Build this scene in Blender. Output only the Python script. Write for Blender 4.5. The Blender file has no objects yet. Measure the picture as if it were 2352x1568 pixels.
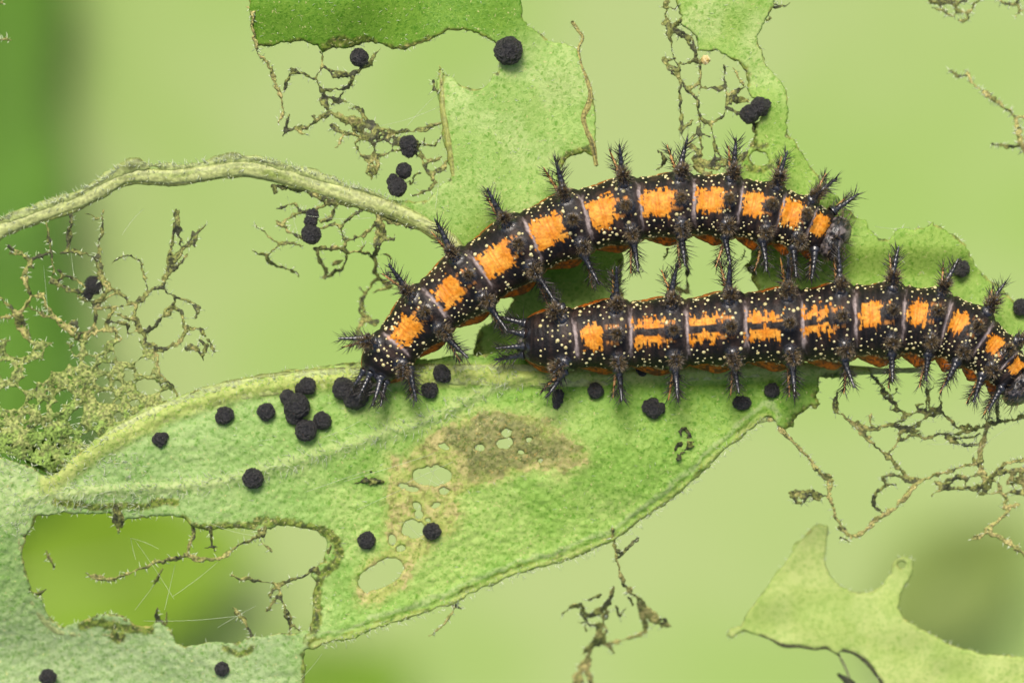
import bpy, math, random
import numpy as np
from mathutils import Vector, Matrix
random.seed(7)
RNG = np.random.default_rng(11)
scene = bpy.context.scene
# ------------------------------------------------------------------ camera, world, sun, exposure
# 1 unit = 1 cm.  The picture shows a strip about 4.1 cm wide.
CAM_H = 14.0
K = 4.096 / 2352.0            # centimetres per drawing unit at leaf level
cam_d = bpy.data.cameras.new('camera')
cam = bpy.data.objects.new('camera', cam_d)
scene.collection.objects.link(cam)
cam.location = (0, 0, CAM_H)
cam_d.sensor_width = 36.0
cam_d.lens = 36.0 * CAM_H / 4.096
cam_d.clip_start = 0.5
cam_d.clip_end = 20000
cam_d.dof.use_dof = True
cam_d.dof.focus_distance = CAM_H - 0.13
cam_d.dof.aperture_fstop = cam_d.lens / 1000.0 / 0.36
scene.camera = cam

SUN_EL, SUN_AZ = 58.0, 12.0      # azimuth measured from +Y (top of picture) towards -X
world = bpy.data.worlds.new('World')
scene.world = world
world.use_nodes = True
wn, wl = world.node_tree.nodes, world.node_tree.links
bg = wn['Background']
sky = wn.new('ShaderNodeTexSky')
sky.sky_type = 'NISHITA'
sky.sun_disc = False
sky.sun_elevation = math.radians(SUN_EL)
sky.sun_rotation = math.radians(-SUN_AZ)
sky.air_density = 1.0
sky.dust_density = 6.0
wl.new(sky.outputs[0], bg.inputs[0])
bg.inputs[1].default_value = 0.075
sun_d = bpy.data.lights.new('sun', 'SUN')
sun_d.energy = 1.5
sun_d.angle = math.radians(18)
sun_d.color = (1.0, 0.95, 0.86)
sun = bpy.data.objects.new('sun', sun_d)
scene.collection.objects.link(sun)
az = math.radians(SUN_AZ); el = math.radians(SUN_EL)
sdir = Vector((-math.sin(az) * math.cos(el), math.cos(az) * math.cos(el), math.sin(el)))
sun.rotation_euler = sdir.to_track_quat('Z', 'Y').to_euler()
sun.location = sdir * 40
scene.view_settings.view_transform = 'Standard'
scene.view_settings.look = 'None'
scene.view_settings.gamma = 1.0
scene.view_settings.use_curve_mapping = False
scene.view_settings.exposure = 1.6
G = 2.0                         # scene-linear brightness of a white level surface under this light and exposure

# ------------------------------------------------------------------ helpers
def A(r, g, b):
    """albedo that shows as the given 8-bit colour on a level surface"""
    o = []
    for c in (r, g, b):
        c /= 255.0
        l = c / 12.92 if c <= 0.04045 else ((c + 0.055) / 1.055) ** 2.4
        o.append(l / G)
    return np.array(o)

def W(dx, dy, z=0.0):
    """drawing coordinates (2352 x 1568) and height -> world"""
    s = (CAM_H - np.asarray(z, float)) / CAM_H
    return (np.asarray(dx, float) - 1176.0) * K * s, (784.0 - np.asarray(dy, float)) * K * s, np.asarray(z, float)

def WV(dx, dy, z=0.0):
    x, y, zz = W(dx, dy, z)
    return Vector((float(x), float(y), float(zz)))

def _h(i, j, k):
    n = (i.astype(np.int64) * 374761393 + j.astype(np.int64) * 668265263 + k.astype(np.int64) * 1440662683) & 0xffffffff
    n = ((n ^ (n >> 13)) * 1274126177) & 0xffffffff
    n = (n ^ (n >> 16)) & 0xffff
    return n / 32767.5 - 1.0

def vn(x, y, z=0.0):
    x, y, z = np.broadcast_arrays(np.asarray(x, float), np.asarray(y, float), np.asarray(z, float))
    i, j, k = np.floor(x), np.floor(y), np.floor(z)
    fx, fy, fz = x - i, y - j, z - k
    fx = fx * fx * (3 - 2 * fx); fy = fy * fy * (3 - 2 * fy); fz = fz * fz * (3 - 2 * fz)
    def L(a, b, t): return a + (b - a) * t
    return L(L(L(_h(i, j, k), _h(i + 1, j, k), fx), L(_h(i, j + 1, k), _h(i + 1, j + 1, k), fx), fy),
             L(L(_h(i, j, k + 1), _h(i + 1, j, k + 1), fx), L(_h(i, j + 1, k + 1), _h(i + 1, j + 1, k + 1), fx), fy), fz)

def fbm(x, y, z=0.0, o=3):
    t, a = 0, 1.0
    for q in range(o):
        t = t + a * vn(np.asarray(x) * 2 ** q + 17 * q, np.asarray(y) * 2 ** q - 9 * q, np.asarray(z) * 2 ** q)
        a *= 0.5
    return t / (2 - 2 * a)

def ss(a, b, x):
    t = np.clip((x - a) / (b - a), 0, 1)
    return t * t * (3 - 2 * t)

def mix(c, d, t):
    t = np.asarray(t)[..., None]
    return np.asarray(c) * (1 - t) + np.asarray(d) * t

COL = scene.collection
def mk(name, verts, polys, mat, parent=None, col=None, smooth=True):
    """polys: list of (n,k) index arrays"""
    me = bpy.data.meshes.new(name)
    verts = np.asarray(verts, np.float32)
    polys = [np.asarray(p, np.int32) for p in polys if len(p)]
    me.vertices.add(len(verts)); me.vertices.foreach_set('co', verts.ravel())
    loops = np.concatenate([p.ravel() for p in polys])
    cnt = np.concatenate([np.full(len(p), p.shape[1], np.int32) for p in polys])
    st = np.concatenate([[0], np.cumsum(cnt)[:-1]]).astype(np.int32)
    me.loops.add(len(loops)); me.loops.foreach_set('vertex_index', loops)
    me.polygons.add(len(cnt)); me.polygons.foreach_set('loop_start', st)
    try: me.polygons.foreach_set('loop_total', cnt)
    except Exception: pass
    me.update(calc_edges=True)
    me.polygons.foreach_set('use_smooth', np.full(len(cnt), smooth))
    if col is not None:
        at = me.attributes.new('Col', 'FLOAT_COLOR', 'POINT')
        c4 = np.ones((len(verts), 4), np.float32); c4[:, :np.asarray(col).shape[-1]] = col
        at.data.foreach_set('color', c4.ravel())
    me.materials.append(mat)
    o = bpy.data.objects.new(name, me)
    COL.objects.link(o)
    if parent is not None:
        o.parent = parent
        o.location = -Vector(parent.location)
    return o

def empty(name, loc, label, cat, group=None):
    o = bpy.data.objects.new(name, None)
    o.empty_display_size = 0.05
    COL.objects.link(o)
    o.location = loc
    o['label'] = label; o['category'] = cat
    if group: o['group'] = group
    return o

def tag(o, label, cat, group=None):
    o['label'] = label; o['category'] = cat
    if group: o['group'] = group
    return o

class Acc:
    def __init__(s): s.v, s.p, s.c, s.n = [], {}, [], 0
    def add(s, verts, polys, col=None):
        s.v.append(np.asarray(verts, float))
        for p in polys:
            p = np.asarray(p)
            s.p.setdefault(p.shape[1], []).append(p + s.n)
        if col is not None:
            s.c.append(np.broadcast_to(np.asarray(col, float), (len(verts), 3)))
        s.n += len(verts)
    def obj(s, name, mat, parent=None, smooth=True):
        return mk(name, np.concatenate(s.v), [np.concatenate(q) for q in s.p.values()], mat, parent,
                  np.concatenate(s.c) if s.c else None, smooth)

# ------------------------------------------------------------------ materials
def newmat(name):
    m = bpy.data.materials.new(name); m.use_nodes = True
    return m, m.node_tree.nodes, m.node_tree.links, m.node_tree.nodes['Principled BSDF']

def mathn(n, l, op, a, b=None, c=None):
    q = n.new('ShaderNodeMath'); q.operation = op
    for i, v in enumerate((a, b, c)):
        if v is None: continue
        if isinstance(v, (int, float)): q.inputs[i].default_value = v
        else: l.new(v, q.inputs[i])
    return q.outputs[0]

def mixc(n, l, fac, a, b, mode='MIX'):
    q = n.new('ShaderNodeMix'); q.data_type = 'RGBA'; q.blend_type = mode
    for sock, v in ((q.inputs[0], fac), (q.inputs[6], a), (q.inputs[7], b)):
        if isinstance(v, (int, float)): sock.default_value = v
        elif isinstance(v, (tuple, list, np.ndarray)): sock.default_value = (*[float(t) for t in v[:3]], 1)
        else: l.new(v, sock)
    return q.outputs[2]

def ramp(n, l, x, a, b):
    q = n.new('ShaderNodeMapRange'); q.interpolation_type = 'SMOOTHSTEP'
    l.new(x, q.inputs[0]); q.inputs[1].default_value = a; q.inputs[2].default_value = b
    return q.outputs[0]

def tex(n, l, kind, scale, vec, **kw):
    q = n.new('ShaderNodeTex' + kind)
    q.inputs['Scale'].default_value = scale
    for a, b in kw.items():
        if hasattr(q, a): setattr(q, a, b)
        else: q.inputs[a].default_value = b
    l.new(vec, q.inputs['Vector'])
    return q

def coords(n, l, warp=0.0, wscale=40):
    tc = n.new('ShaderNodeNewGeometry')
    v = tc.outputs['Position']
    if warp:
        nz = tex(n, l, 'Noise', wscale, v)
        sc = n.new('ShaderNodeVectorMath'); sc.operation = 'MULTIPLY_ADD'
        l.new(nz.outputs['Color'], sc.inputs[0]); sc.inputs[1].default_value = (warp,) * 3
        l.new(v, sc.inputs[2]); v = sc.outputs[0]
    return v

def leaf_material(name, cell=58, contrast=1.0, dots=1.0, trans=0.28):
    m, n, l, b = newmat(name)
    v = coords(n, l, 0.030, 55)
    at = n.new('ShaderNodeAttribute'); at.attribute_name = 'Col'
    c = at.outputs['Color']
    vo = tex(n, l, 'Voronoi', cell, v, feature='DISTANCE_TO_EDGE')
    net = ramp(n, l, vo.outputs['Distance'], 0.02, 0.34)             # 0 at the pale fine veins
    n2 = tex(n, l, 'Noise', 52, v, Detail=4.0, Roughness=0.6)
    n3 = tex(n, l, 'Noise', 7, v, Detail=3.0)
    cellv = mathn(n, l, 'MULTIPLY', mathn(n, l, 'MULTIPLY_ADD', net, 0.6, 0.4), ramp(n, l, n2.outputs['Fac'], 0.43, 0.60))
    dark = mixc(n, l, 1.0, c, (0.52, 0.74, 0.30), 'MULTIPLY')
    light = mixc(n, l, 1.0, c, (1.30, 1.20, 1.22), 'MULTIPLY')
    c1 = mixc(n, l, mathn(n, l, 'MULTIPLY', cellv, 1.0 * contrast), light, dark)
    c1 = mixc(n, l, mathn(n, l, 'MULTIPLY', ramp(n, l, n3.outputs['Fac'], 0.35, 0.7), 0.35), c1, mixc(n, l, 1.0, c, (0.85, 0.97, 0.72), 'MULTIPLY'))
    vd = tex(n, l, 'Voronoi', 75, v, feature='F1')
    sep = n.new('ShaderNodeSeparateColor'); l.new(vd.outputs['Color'], sep.inputs[0])
    dsz = mathn(n, l, 'MULTIPLY_ADD', sep.outputs[0], 0.22, 0.06)
    dot = mathn(n, l, 'LESS_THAN', vd.outputs['Distance'], dsz)
    dot = mathn(n, l, 'MULTIPLY', dot, mathn(n, l, 'GREATER_THAN', sep.outputs[1], 0.45))
    c1 = mixc(n, l, mathn(n, l, 'MULTIPLY', dot, 0.75 * dots), c1, A(228, 226, 150))
    l.new(c1, b.inputs['Base Color'])
    b.inputs['Roughness'].default_value = 0.5
    b.inputs['Specular IOR Level'].default_value = 0.16
    hgt = mathn(n, l, 'ADD', mathn(n, l, 'MULTIPLY', net, 0.7), mathn(n, l, 'MULTIPLY', n2.outputs['Fac'], 1.0))
    hgt = mathn(n, l, 'ADD', hgt, mathn(n, l, 'MULTIPLY', dot, 0.5))
    bp = n.new('ShaderNodeBump'); bp.inputs['Strength'].default_value = 0.25; bp.inputs['Distance'].default_value = 0.008
    l.new(hgt, bp.inputs['Height']); l.new(bp.outputs[0], b.inputs['Normal'])
    tr = n.new('ShaderNodeBsdfTranslucent'); l.new(mixc(n, l, 1.0, c1, (1.0, 1.15, 0.5), 'MULTIPLY'), tr.inputs['Color'])
    mx = n.new('ShaderNodeMixShader'); mx.inputs[0].default_value = trans
    l.new(b.outputs[0], mx.inputs[1]); l.new(tr.outputs[0], mx.inputs[2])
    l.new(mx.outputs[0], n['Material Output'].inputs[0])
    return m

def attr_material(name, rough=0.6, noise=70, amt=0.5, bump=0.5, bdist=0.006, spec=0.3, trans=0.0):
    m, n, l, b = newmat(name)
    v = coords(n, l, 0.01, 60)
    at = n.new('ShaderNodeAttribute'); at.attribute_name = 'Col'
    nz = tex(n, l, 'Noise', noise, v, Detail=4.0)
    f = ramp(n, l, nz.outputs['Fac'], 0.3, 0.7)
    c = mixc(n, l, f, mixc(n, l, 1.0, at.outputs['Color'], (1 - amt,) * 3, 'MULTIPLY'),
             mixc(n, l, 1.0, at.outputs['Color'], (1 + amt * 0.6,) * 3, 'MULTIPLY'))
    l.new(c, b.inputs['Base Color'])
    b.inputs['Roughness'].default_value = rough
    b.inputs['Specular IOR Level'].default_value = spec
    if bump:
        bp = n.new('ShaderNodeBump'); bp.inputs['Strength'].default_value = bump; bp.inputs['Distance'].default_value = bdist
        l.new(nz.outputs['Fac'], bp.inputs['Height']); l.new(bp.outputs[0], b.inputs['Normal'])
    if trans:
        tr = n.new('ShaderNodeBsdfTranslucent'); l.new(c, tr.inputs['Color'])
        mx = n.new('ShaderNodeMixShader'); mx.inputs[0].default_value = trans
        l.new(b.outputs[0], mx.inputs[1]); l.new(tr.outputs[0], mx.inputs[2])
        l.new(mx.outputs[0], n['Material Output'].inputs[0])
    return m

def plain_material(name, ca, cb, scale=80, rough=0.5, spec=0.5, bump=0.0, bdist=0.005, detail=4.0, lo=0.35, hi=0.65):
    m, n, l, b = newmat(name)
    v = coords(n, l)
    nz = tex(n, l, 'Noise', scale, v, Detail=detail)
    l.new(mixc(n, l, ramp(n, l, nz.outputs['Fac'], lo, hi), ca, cb), b.inputs['Base Color'])
    b.inputs['Roughness'].default_value = rough
    b.inputs['Specular IOR Level'].default_value = spec
    if bump:
        bp = n.new('ShaderNodeBump'); bp.inputs['Strength'].default_value = bump; bp.inputs['Distance'].default_value = bdist
        l.new(nz.outputs['Fac'], bp.inputs['Height']); l.new(bp.outputs[0], b.inputs['Normal'])
    return m

M_leaf = leaf_material('leaf_tissue')
M_leaf_far = leaf_material('leaf_tissue_soft', contrast=0.7, dots=0.6)
M_lace = attr_material('dry_vein_tissue', rough=0.65, noise=90, amt=0.55, bump=0.8, bdist=0.01, trans=0.15)
M_vein = attr_material('green_vein', rough=0.5, noise=60, amt=0.34, bump=0.5, bdist=0.01, spec=0.4, trans=0.2)
M_hair = plain_material('leaf_hair', A(190, 212, 150), A(224, 232, 200), rough=0.35, spec=0.3)
M_silk = plain_material('silk', A(200, 215, 170), A(225, 232, 205), rough=0.3)

# ------------------------------------------------------------------ ground and far vegetation
mg, n, l, b = newmat('meadow')
v = coords(n, l)
na = tex(n, l, 'Noise', 0.21, v, Detail=2.0, Roughness=0.5)
nb = tex(n, l, 'Noise', 1.5, v, Detail=4.0)
c = mixc(n, l, ramp(n, l, na.outputs['Fac'], 0.36, 0.66), A(172, 190, 126), A(154, 184, 100))
c = mixc(n, l, mathn(n, l, 'MULTIPLY', nb.outputs['Fac'], 0.3), c, A(150, 180, 92))
l.new(c, b.inputs['Base Color']); b.inputs['Roughness'].default_value = 0.9; b.inputs['Specular IOR Level'].default_value = 0.1
GZ = -47.0
nx = 121
t = np.linspace(-1, 1, nx); gx = np.sign(t) * np.abs(t) ** 3 * 6000 + t * 60
X, Y = np.meshgrid(gx, gx)
Z = GZ + 0.35 * fbm(X / 9, Y / 9, 0, 3) * np.clip(1 - np.hypot(X, Y) / 900, 0.2, 1)
idx = np.arange(nx * nx).reshape(nx, nx)
g = mk('ground', np.stack([X, Y, Z], -1).reshape(-1, 3),
       [np.stack([idx[:-1, :-1], idx[:-1, 1:], idx[1:, 1:], idx[1:, :-1]], -1).reshape(-1, 4)], mg)
g['kind'] = 'structure'

M_far = attr_material('far_leaf', rough=0.6, noise=0.8, amt=0.15, bump=0, spec=0.2, trans=0.2)
def far_leaf(cx, cy, z, length, width, rot, col, label, droop=0.04):
    """broad pointed leaf with a fold along its midrib; centre given in drawing units, size in cm"""
    root = empty('background_leaf', WV(cx, cy, z), label, 'leaf', 'blurred leaves far below')
    nu, nv = 40, 17
    u = np.linspace(0, 1, nu)[:, None]; w = np.linspace(-1, 1, nv)[None, :]
    half = width * 0.5 * np.sin(np.pi * np.clip(u, 0.004, 0.996) ** 0.8) ** 0.75
    lx = (u - 0.5) * length + 0 * w
    ly = half * w * (1 + 0.06 * np.sin(u * 40) * np.abs(w))
    lz = -droop * length * (u - 0.45) ** 2 + 0.04 * width * np.abs(w) + 0.02 * length * np.sin(u * 9 + w)
    r = math.radians(rot); cr, sr = math.cos(r), math.sin(r)
    P = np.stack([lx * cr - ly * sr, lx * sr + ly * cr, lz + 0 * lx], -1).reshape(-1, 3) + np.array(root.location)
    i2 = np.arange(nu * nv).reshape(nu, nv)
    q = np.stack([i2[:-1, :-1], i2[1:, :-1], i2[1:, 1:], i2[:-1, 1:]], -1).reshape(-1, 4)
    o = mk('blade', P, [q], M_far, root, np.broadcast_to(col, (len(P), 3)))
    sm = o.modifiers.new('thick', 'SOLIDIFY'); sm.thickness = 0.06; sm.offset = 0
    acc = Acc()
    mid = nv // 2
    cl = np.stack([P.reshape(nu, nv, 3)[:, mid]], 0)[0]
    tube3(acc, cl, np.linspace(0.02, 0.006, nu) * length, A(170, 190, 110))
    acc.obj('midrib', M_far, root)
    return root

def tube3(acc, P, R, col, sides=7, closed=True, flat=1.0, noise=0.0, nsc=8.0):
    """swept tube along world points"""
    P = np.asarray(P, float); N = len(P)
    R = np.broadcast_to(np.asarray(R, float), (N,))
    T = np.gradient(P, axis=0); T /= np.linalg.norm(T, axis=1)[:, None] + 1e-12
    up = np.tile([0, 0, 1.0], (N, 1))
    S = np.cross(T, up); ln = np.linalg.norm(S, axis=1)
    S[ln < 1e-4] = (1, 0, 0); S /= np.linalg.norm(S, axis=1)[:, None]
    U = np.cross(S, T)
    a = np.linspace(0, 2 * np.pi, sides, endpoint=False)
    rr = R[:, None] * np.ones(sides)[None]
    V = P[:, None] + rr[..., None] * (S[:, None] * np.cos(a)[None, :, None] + U[:, None] * np.sin(a)[None, :, None] * flat)
    if noise:
        d = noise * fbm(V[..., 0] * nsc, V[..., 1] * nsc, V[..., 2] * nsc, 3)
        V = V + (V - P[:, None]) / (rr[..., None] + 1e-9) * d[..., None]
    i2 = np.arange(N * sides).reshape(N, sides)
    q = np.stack([i2[:-1], i2[1:], np.roll(i2, -1, 1)[1:], np.roll(i2, -1, 1)[:-1]], -1).reshape(-1, 4)
    V = V.reshape(-1, 3)
    ends = np.stack([P[0] - T[0] * R[0] * 0.6, P[-1] + T[-1] * R[-1] * 0.6])
    V = np.concatenate([V, ends]); e0, e1 = N * sides, N * sides + 1
    t0 = np.stack([np.roll(i2[0], -1), np.full(sides, e0), i2[0]], -1)[:, ::-1]
    t1 = np.stack([i2[-1], np.full(sides, e1), np.roll(i2[-1], -1)], -1)[:, ::-1]
    c = np.asarray(col, float)
    if c.ndim == 3: c = np.concatenate([c.reshape(-1, 3), c[0, :1], c[-1, :1]])
    acc.add(V, [q, t0, t1], c)

far_leaf(-290, 420, -45.2, 24, 6.4, 84, A(92, 140, 26), 'broad dark green blurred leaf hanging far below the bare stalk')
far_leaf(0, 850, -45.0, 5.6, 3.4, 80, A(82, 130, 28), 'blurred mid green leaf far below the lacy leaf remains')
far_leaf(170, 1330, -45.2, 6.2, 3.7, 12, A(134, 172, 34), 'blurred yellow green leaf showing through the big chewed hole')
far_leaf(745, 1605, -45.4, 3.4, 2.0, 20, A(124, 164, 42), 'blurred yellow green leaf tip below the lower leaf edge')
far_leaf(2200, 1330, -45.6, 3.2, 2.0, 35, A(134, 156, 74), 'blurred olive leaf far below the torn leaf with two prongs')

# ------------------------------------------------------------------ signed distance sheets
def poly_sdf(X, Y, poly):
    p = np.asarray(poly, float); q = np.roll(p, -1, 0)
    ins = np.zeros(X.shape, bool); d2 = np.full(X.shape, 1e18)
    for (x0, y0), (x1, y1) in zip(p, q):
        if y0 != y1:
            c = ((y0 > Y) != (y1 > Y)) & (X < (x1 - x0) * (Y - y0) / (y1 - y0) + x0)
            ins ^= c
        ex, ey = x1 - x0, y1 - y0
        t = np.clip(((X - x0) * ex + (Y - y0) * ey) / (ex * ex + ey * ey + 1e-9), 0, 1)
        d2 = np.minimum(d2, (X - x0 - t * ex) ** 2 + (Y - y0 - t * ey) ** 2)
    d = np.sqrt(d2)
    return np.where(ins, -d, d)

def line_dist(X, Y, pts, rads=None, pad=40):
    """distance to polyline minus radius, evaluated in local windows"""
    F = np.full(X.shape, 1e3)
    xs, ys = X[0], Y[:, 0]
    for k in range(len(pts) - 1):
        (x0, y0), (x1, y1) = pts[k], pts[k + 1]
        r0, r1 = (rads[k], rads[k + 1]) if rads is not None else (0, 0)
        m = pad + max(r0, r1)
        i0, i1 = np.searchsorted(xs, [min(x0, x1) - m, max(x0, x1) + m])
        j0, j1 = np.searchsorted(ys, [min(y0, y1) - m, max(y0, y1) + m])
        if i0 >= i1 or j0 >= j1: continue
        Xs, Ys = X[j0:j1, i0:i1], Y[j0:j1, i0:i1]
        ex, ey = x1 - x0, y1 - y0
        t = np.clip(((Xs - x0) * ex + (Ys - y0) * ey) / (ex * ex + ey * ey + 1e-9), 0, 1)
        d = np.hypot(Xs - x0 - t * ex, Ys - y0 - t * ey) - (r0 + (r1 - r0) * t)
        F[j0:j1, i0:i1] = np.minimum(F[j0:j1, i0:i1], d)
    return F

def ell(X, Y, e):
    cx, cy, rx, ry = e[:4]; a = math.radians(e[4]) if len(e) > 4 else 0
    dx, dy = X - cx, Y - cy
    u, w = dx * math.cos(a) + dy * math.sin(a), -dx * math.sin(a) + dy * math.cos(a)
    return (np.sqrt((u / rx) ** 2 + (w / ry) ** 2) - 1) * min(rx, ry)

def grid(x0, y0, x1, y1, cell):
    return np.meshgrid(np.arange(x0, x1, cell), np.arange(y0, y1, cell))

def smooth_pts(pts, step=6.0):
    """Catmull-Rom through the points"""
    p = np.asarray(pts, float)
    if len(p) < 3:
        n = max(2, int(np.linalg.norm(p[-1] - p[0]) / step))
        return p[0] + (p[-1] - p[0]) * np.linspace(0, 1, n)[:, None]
    e = np.concatenate([[2 * p[0] - p[1]], p, [2 * p[-1] - p[-2]]])
    out = []
    for i in range(1, len(e) - 2):
        n = max(2, int(np.linalg.norm(e[i + 1][:2] - e[i][:2]) / step))
        t = np.linspace(0, 1, n, endpoint=False)[:, None]
        a, b_, c_, d_ = e[i - 1], e[i], e[i + 1], e[i + 2]
        out.append(0.5 * (2 * b_ + (c_ - a) * t + (2 * a - 5 * b_ + 4 * c_ - d_) * t ** 2 + (3 * b_ - a - 3 * c_ + d_) * t ** 3))
    return np.concatenate(out + [p[-1:]])

def sheet(name, parent, mat, X, Y, F, zfun, thick, colfun, rnd=6.0):
    """closed sheet over the region F<0; edges follow the zero contour; returns (object, edge samples)"""
    cell = X[0, 1] - X[0, 0]
    ins = F < 0
    ny, nx_ = F.shape
    J, I = np.nonzero(ins)
    nn = len(J)
    top = np.full(F.shape, -1, np.int64); top[J, I] = np.arange(nn)
    bot = np.full(F.shape, -1, np.int64); bot[J, I] = np.arange(nn) + nn
    h = thick * np.sqrt(np.clip(1 - (1 - np.clip(-F[J, I] / rnd, 0, 1)) ** 2, 0, 1))
    xs, ys = X[J, I], Y[J, I]
    z0 = zfun(xs, ys)
    # crossings
    hx = ins[:, :-1] != ins[:, 1:]; vx = ins[:-1] != ins[1:]
    hj, hi = np.nonzero(hx); vj, vi = np.nonzero(vx)
    ht = F[hj, hi] / (F[hj, hi] - F[hj, hi + 1]); vt = F[vj, vi] / (F[vj, vi] - F[vj + 1, vi])
    H = np.full(hx.shape, -1, np.int64); H[hj, hi] = 2 * nn + np.arange(len(hj))
    V = np.full(vx.shape, -1, np.int64); V[vj, vi] = 2 * nn + len(hj) + np.arange(len(vj))
    ex = np.concatenate([X[hj, hi] + ht * cell, X[vj, vi]]); ey = np.concatenate([Y[hj, hi], Y[vj, vi] + vt * cell])
    ez = zfun(ex, ey)
    ax = np.concatenate([xs, xs, ex]); ay = np.concatenate([ys, ys, ey]); zz = np.concatenate([z0 + h, z0 - h, ez])
    P = np.stack(W(ax, ay, zz), -1)
    code = ins[:-1, :-1] * 1 + ins[:-1, 1:] * 2 + ins[1:, 1:] * 4 + ins[1:, :-1] * 8
    polys = {}
    for cd in range(1, 16):
        cj, ci = np.nonzero(code == cd)
        if not len(cj): continue
        for N_, rev in ((top, True), (bot, False)):
            cy = []
            cor = [(0, 0), (0, 1), (1, 1), (1, 0)]
            for k in range(4):
                a_in = cd >> k & 1; b_in = cd >> ((k + 1) % 4) & 1
                if a_in: cy.append(N_[cj + cor[k][0], ci + cor[k][1]])
                if a_in != b_in:
                    cy.append((H[cj, ci], V[cj, ci + 1], H[cj + 1, ci], V[cj, ci])[k])
            q = np.stack(cy, -1)
            if rev: q = q[:, ::-1]
            polys.setdefault(q.shape[1], []).append(q)
    Fv = np.concatenate([F[J, I], F[J, I], np.zeros(len(ex))])
    col = colfun(ax, ay, Fv)
    o = mk(name, P, [np.concatenate(q) for q in polys.values()], mat, parent, col)
    gy, gx_ = np.gradient(F)
    en = np.concatenate([np.stack([gx_[hj, hi], gy[hj, hi]], -1), np.stack([gx_[vj, vi], gy[vj, vi]], -1)])
    en /= np.linalg.norm(en, axis=1)[:, None] + 1e-9
    return o, np.stack([ex, ey, ez, en[:, 0], en[:, 1]], -1)

def hairs(acc, base, dirs, length, r, bend=0.3):
    """curved tapering hairs; base (n,3) world, dirs (n,3)"""
    n = len(base)
    if n == 0: return
    d = dirs / (np.linalg.norm(dirs, axis=1)[:, None] + 1e-9)
    b_ = RNG.normal(size=(n, 3)); b_ -= (b_ * d).sum(1)[:, None] * d; b_ /= np.linalg.norm(b_, axis=1)[:, None] + 1e-9
    c_ = np.cross(d, b_)
    L = np.broadcast_to(length, (n,))[:, None]; r = np.broadcast_to(r, (n,))[:, None]
    ks = [(0, 1.0), (0.5, 0.7)]
    vs = []
    for t_, f in ks:
        cen = base + d * L * t_ + b_ * L * bend * t_ * t_
        for a in (0, 2.094, 4.189):
            vs.append(cen + f * r * (b_ * math.cos(a) + c_ * math.sin(a)))
    vs.append(base + d * L + b_ * L * bend)
    V_ = np.stack(vs, 1).reshape(-1, 3)
    o = np.arange(n)[:, None] * 7
    quads = np.concatenate([o + np.array([[k, (k + 1) % 3, 3 + (k + 1) % 3, 3 + k]]) for k in range(3)])
    tris = np.concatenate([o + np.array([[3 + k, 3 + (k + 1) % 3, 6]]) for k in range(3)])
    acc.add(V_, [quads, tris])

def edge_hairs(acc, E, n, lmin, lmax, r, zspread=0.8):
    E = E[RNG.integers(0, len(E), n)]
    base = np.stack(W(E[:, 0], E[:, 1], E[:, 2]), -1)
    d = np.stack([E[:, 3], -E[:, 4], RNG.normal(0.3, zspread, n)], -1)
    d[:, :2] += RNG.normal(0, 0.6, (n, 2))
    hairs(acc, base, d, RNG.uniform(lmin, lmax, n) * K, r * K)

def Tl(c, r, pts):
    """tile coordinates (quarter drawing units) -> drawing coordinates"""
    return [(588 * c + x / 4.0, 392 * r + y / 4.0) for x, y in pts]

# ------------------------------------------------------------------ leaf heights
def z_up(x, y):
    z = 0.03 * fbm(x / 160, y / 160, 3, 2) - 0.03
    z = z + 0.16 * ss(260, -20, y) * ss(1000, 760, x)              # top lobe curls up
    z = z - 0.11 * ss(560, 650, y) * ss(1800, 1500, x) - 0.05 * ss(560, 640, y)
    z = z - 0.04 * ss(1500, 2300, x)
    return z
def z_low(x, y):
    z = 0.025 * fbm(x / 150, y / 150, 9, 2) - 0.03
    z = z - 0.22 * ss(1150, 1568, y) * ss(900, 100, x)
    z = z - 0.10 * ss(1000, 1450, y) * ss(500, 1500, x) + 0.02 * np.exp(-((y - 1010) / 80) ** 2)
    z = z - 0.05 * ss(1650, 2000, x)
    return z
def z_lace_low(x, y):
    return z_low(x, y) + 0.035 * fbm(x / 45, y / 45, 5, 2) - 0.35 * ss(1240, 1568, y) * ss(1150, 1300, x)
def z_lace_up(x, y):
    return z_up(x, y) + 0.035 * fbm(x / 45, y / 45, 6, 2)

TAN, OLV, DRK = A(214, 202, 126), A(144, 152, 76), A(76, 80, 54)
YGR, GRY = A(176, 186, 96), A(92, 92, 74)
def lace_colour(x, y, ty):
    """ty: 0 tan, 1 mixed, 2 dark"""
    n1 = fbm(x / 14, y / 14, 21, 3) * 1.3; n2 = fbm(x / 5, y / 5, 33, 2) * 1.2
    c = mix(OLV, TAN, ss(-0.35, 0.45, n1 * 0.7 + n2 * 0.5 + 0.36 - 0.55 * ty))
    c = mix(c, YGR, ss(0.15, 0.45, n2) * ss(2.2, 0.0, ty) * 0.8)
    c = mix(c, mix(A(176, 190, 106), A(120, 148, 62), ss(-0.2, 0.3, n2)), ss(0.0, -0.2, ty) * 0.85)
    c = mix(c, A(146, 180, 78), ss(0.0, -0.2, ty) * ss(-0.2, 0.4, fbm(x / 18, y / 18, 66, 2) + (y - 960) / 160.0) * 0.85)
    c = mix(c, DRK, ss(0.05, 0.42, -n1 * 0.9 + 0.42 * (ty - 1.25) + 0.45 * n2) * 0.92)
    c = mix(c, GRY, ss(0.3, 0.6, fbm(x / 20, y / 20, 44, 2)) * 0.5 * np.clip(ty, 0, 1))
    return c

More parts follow.
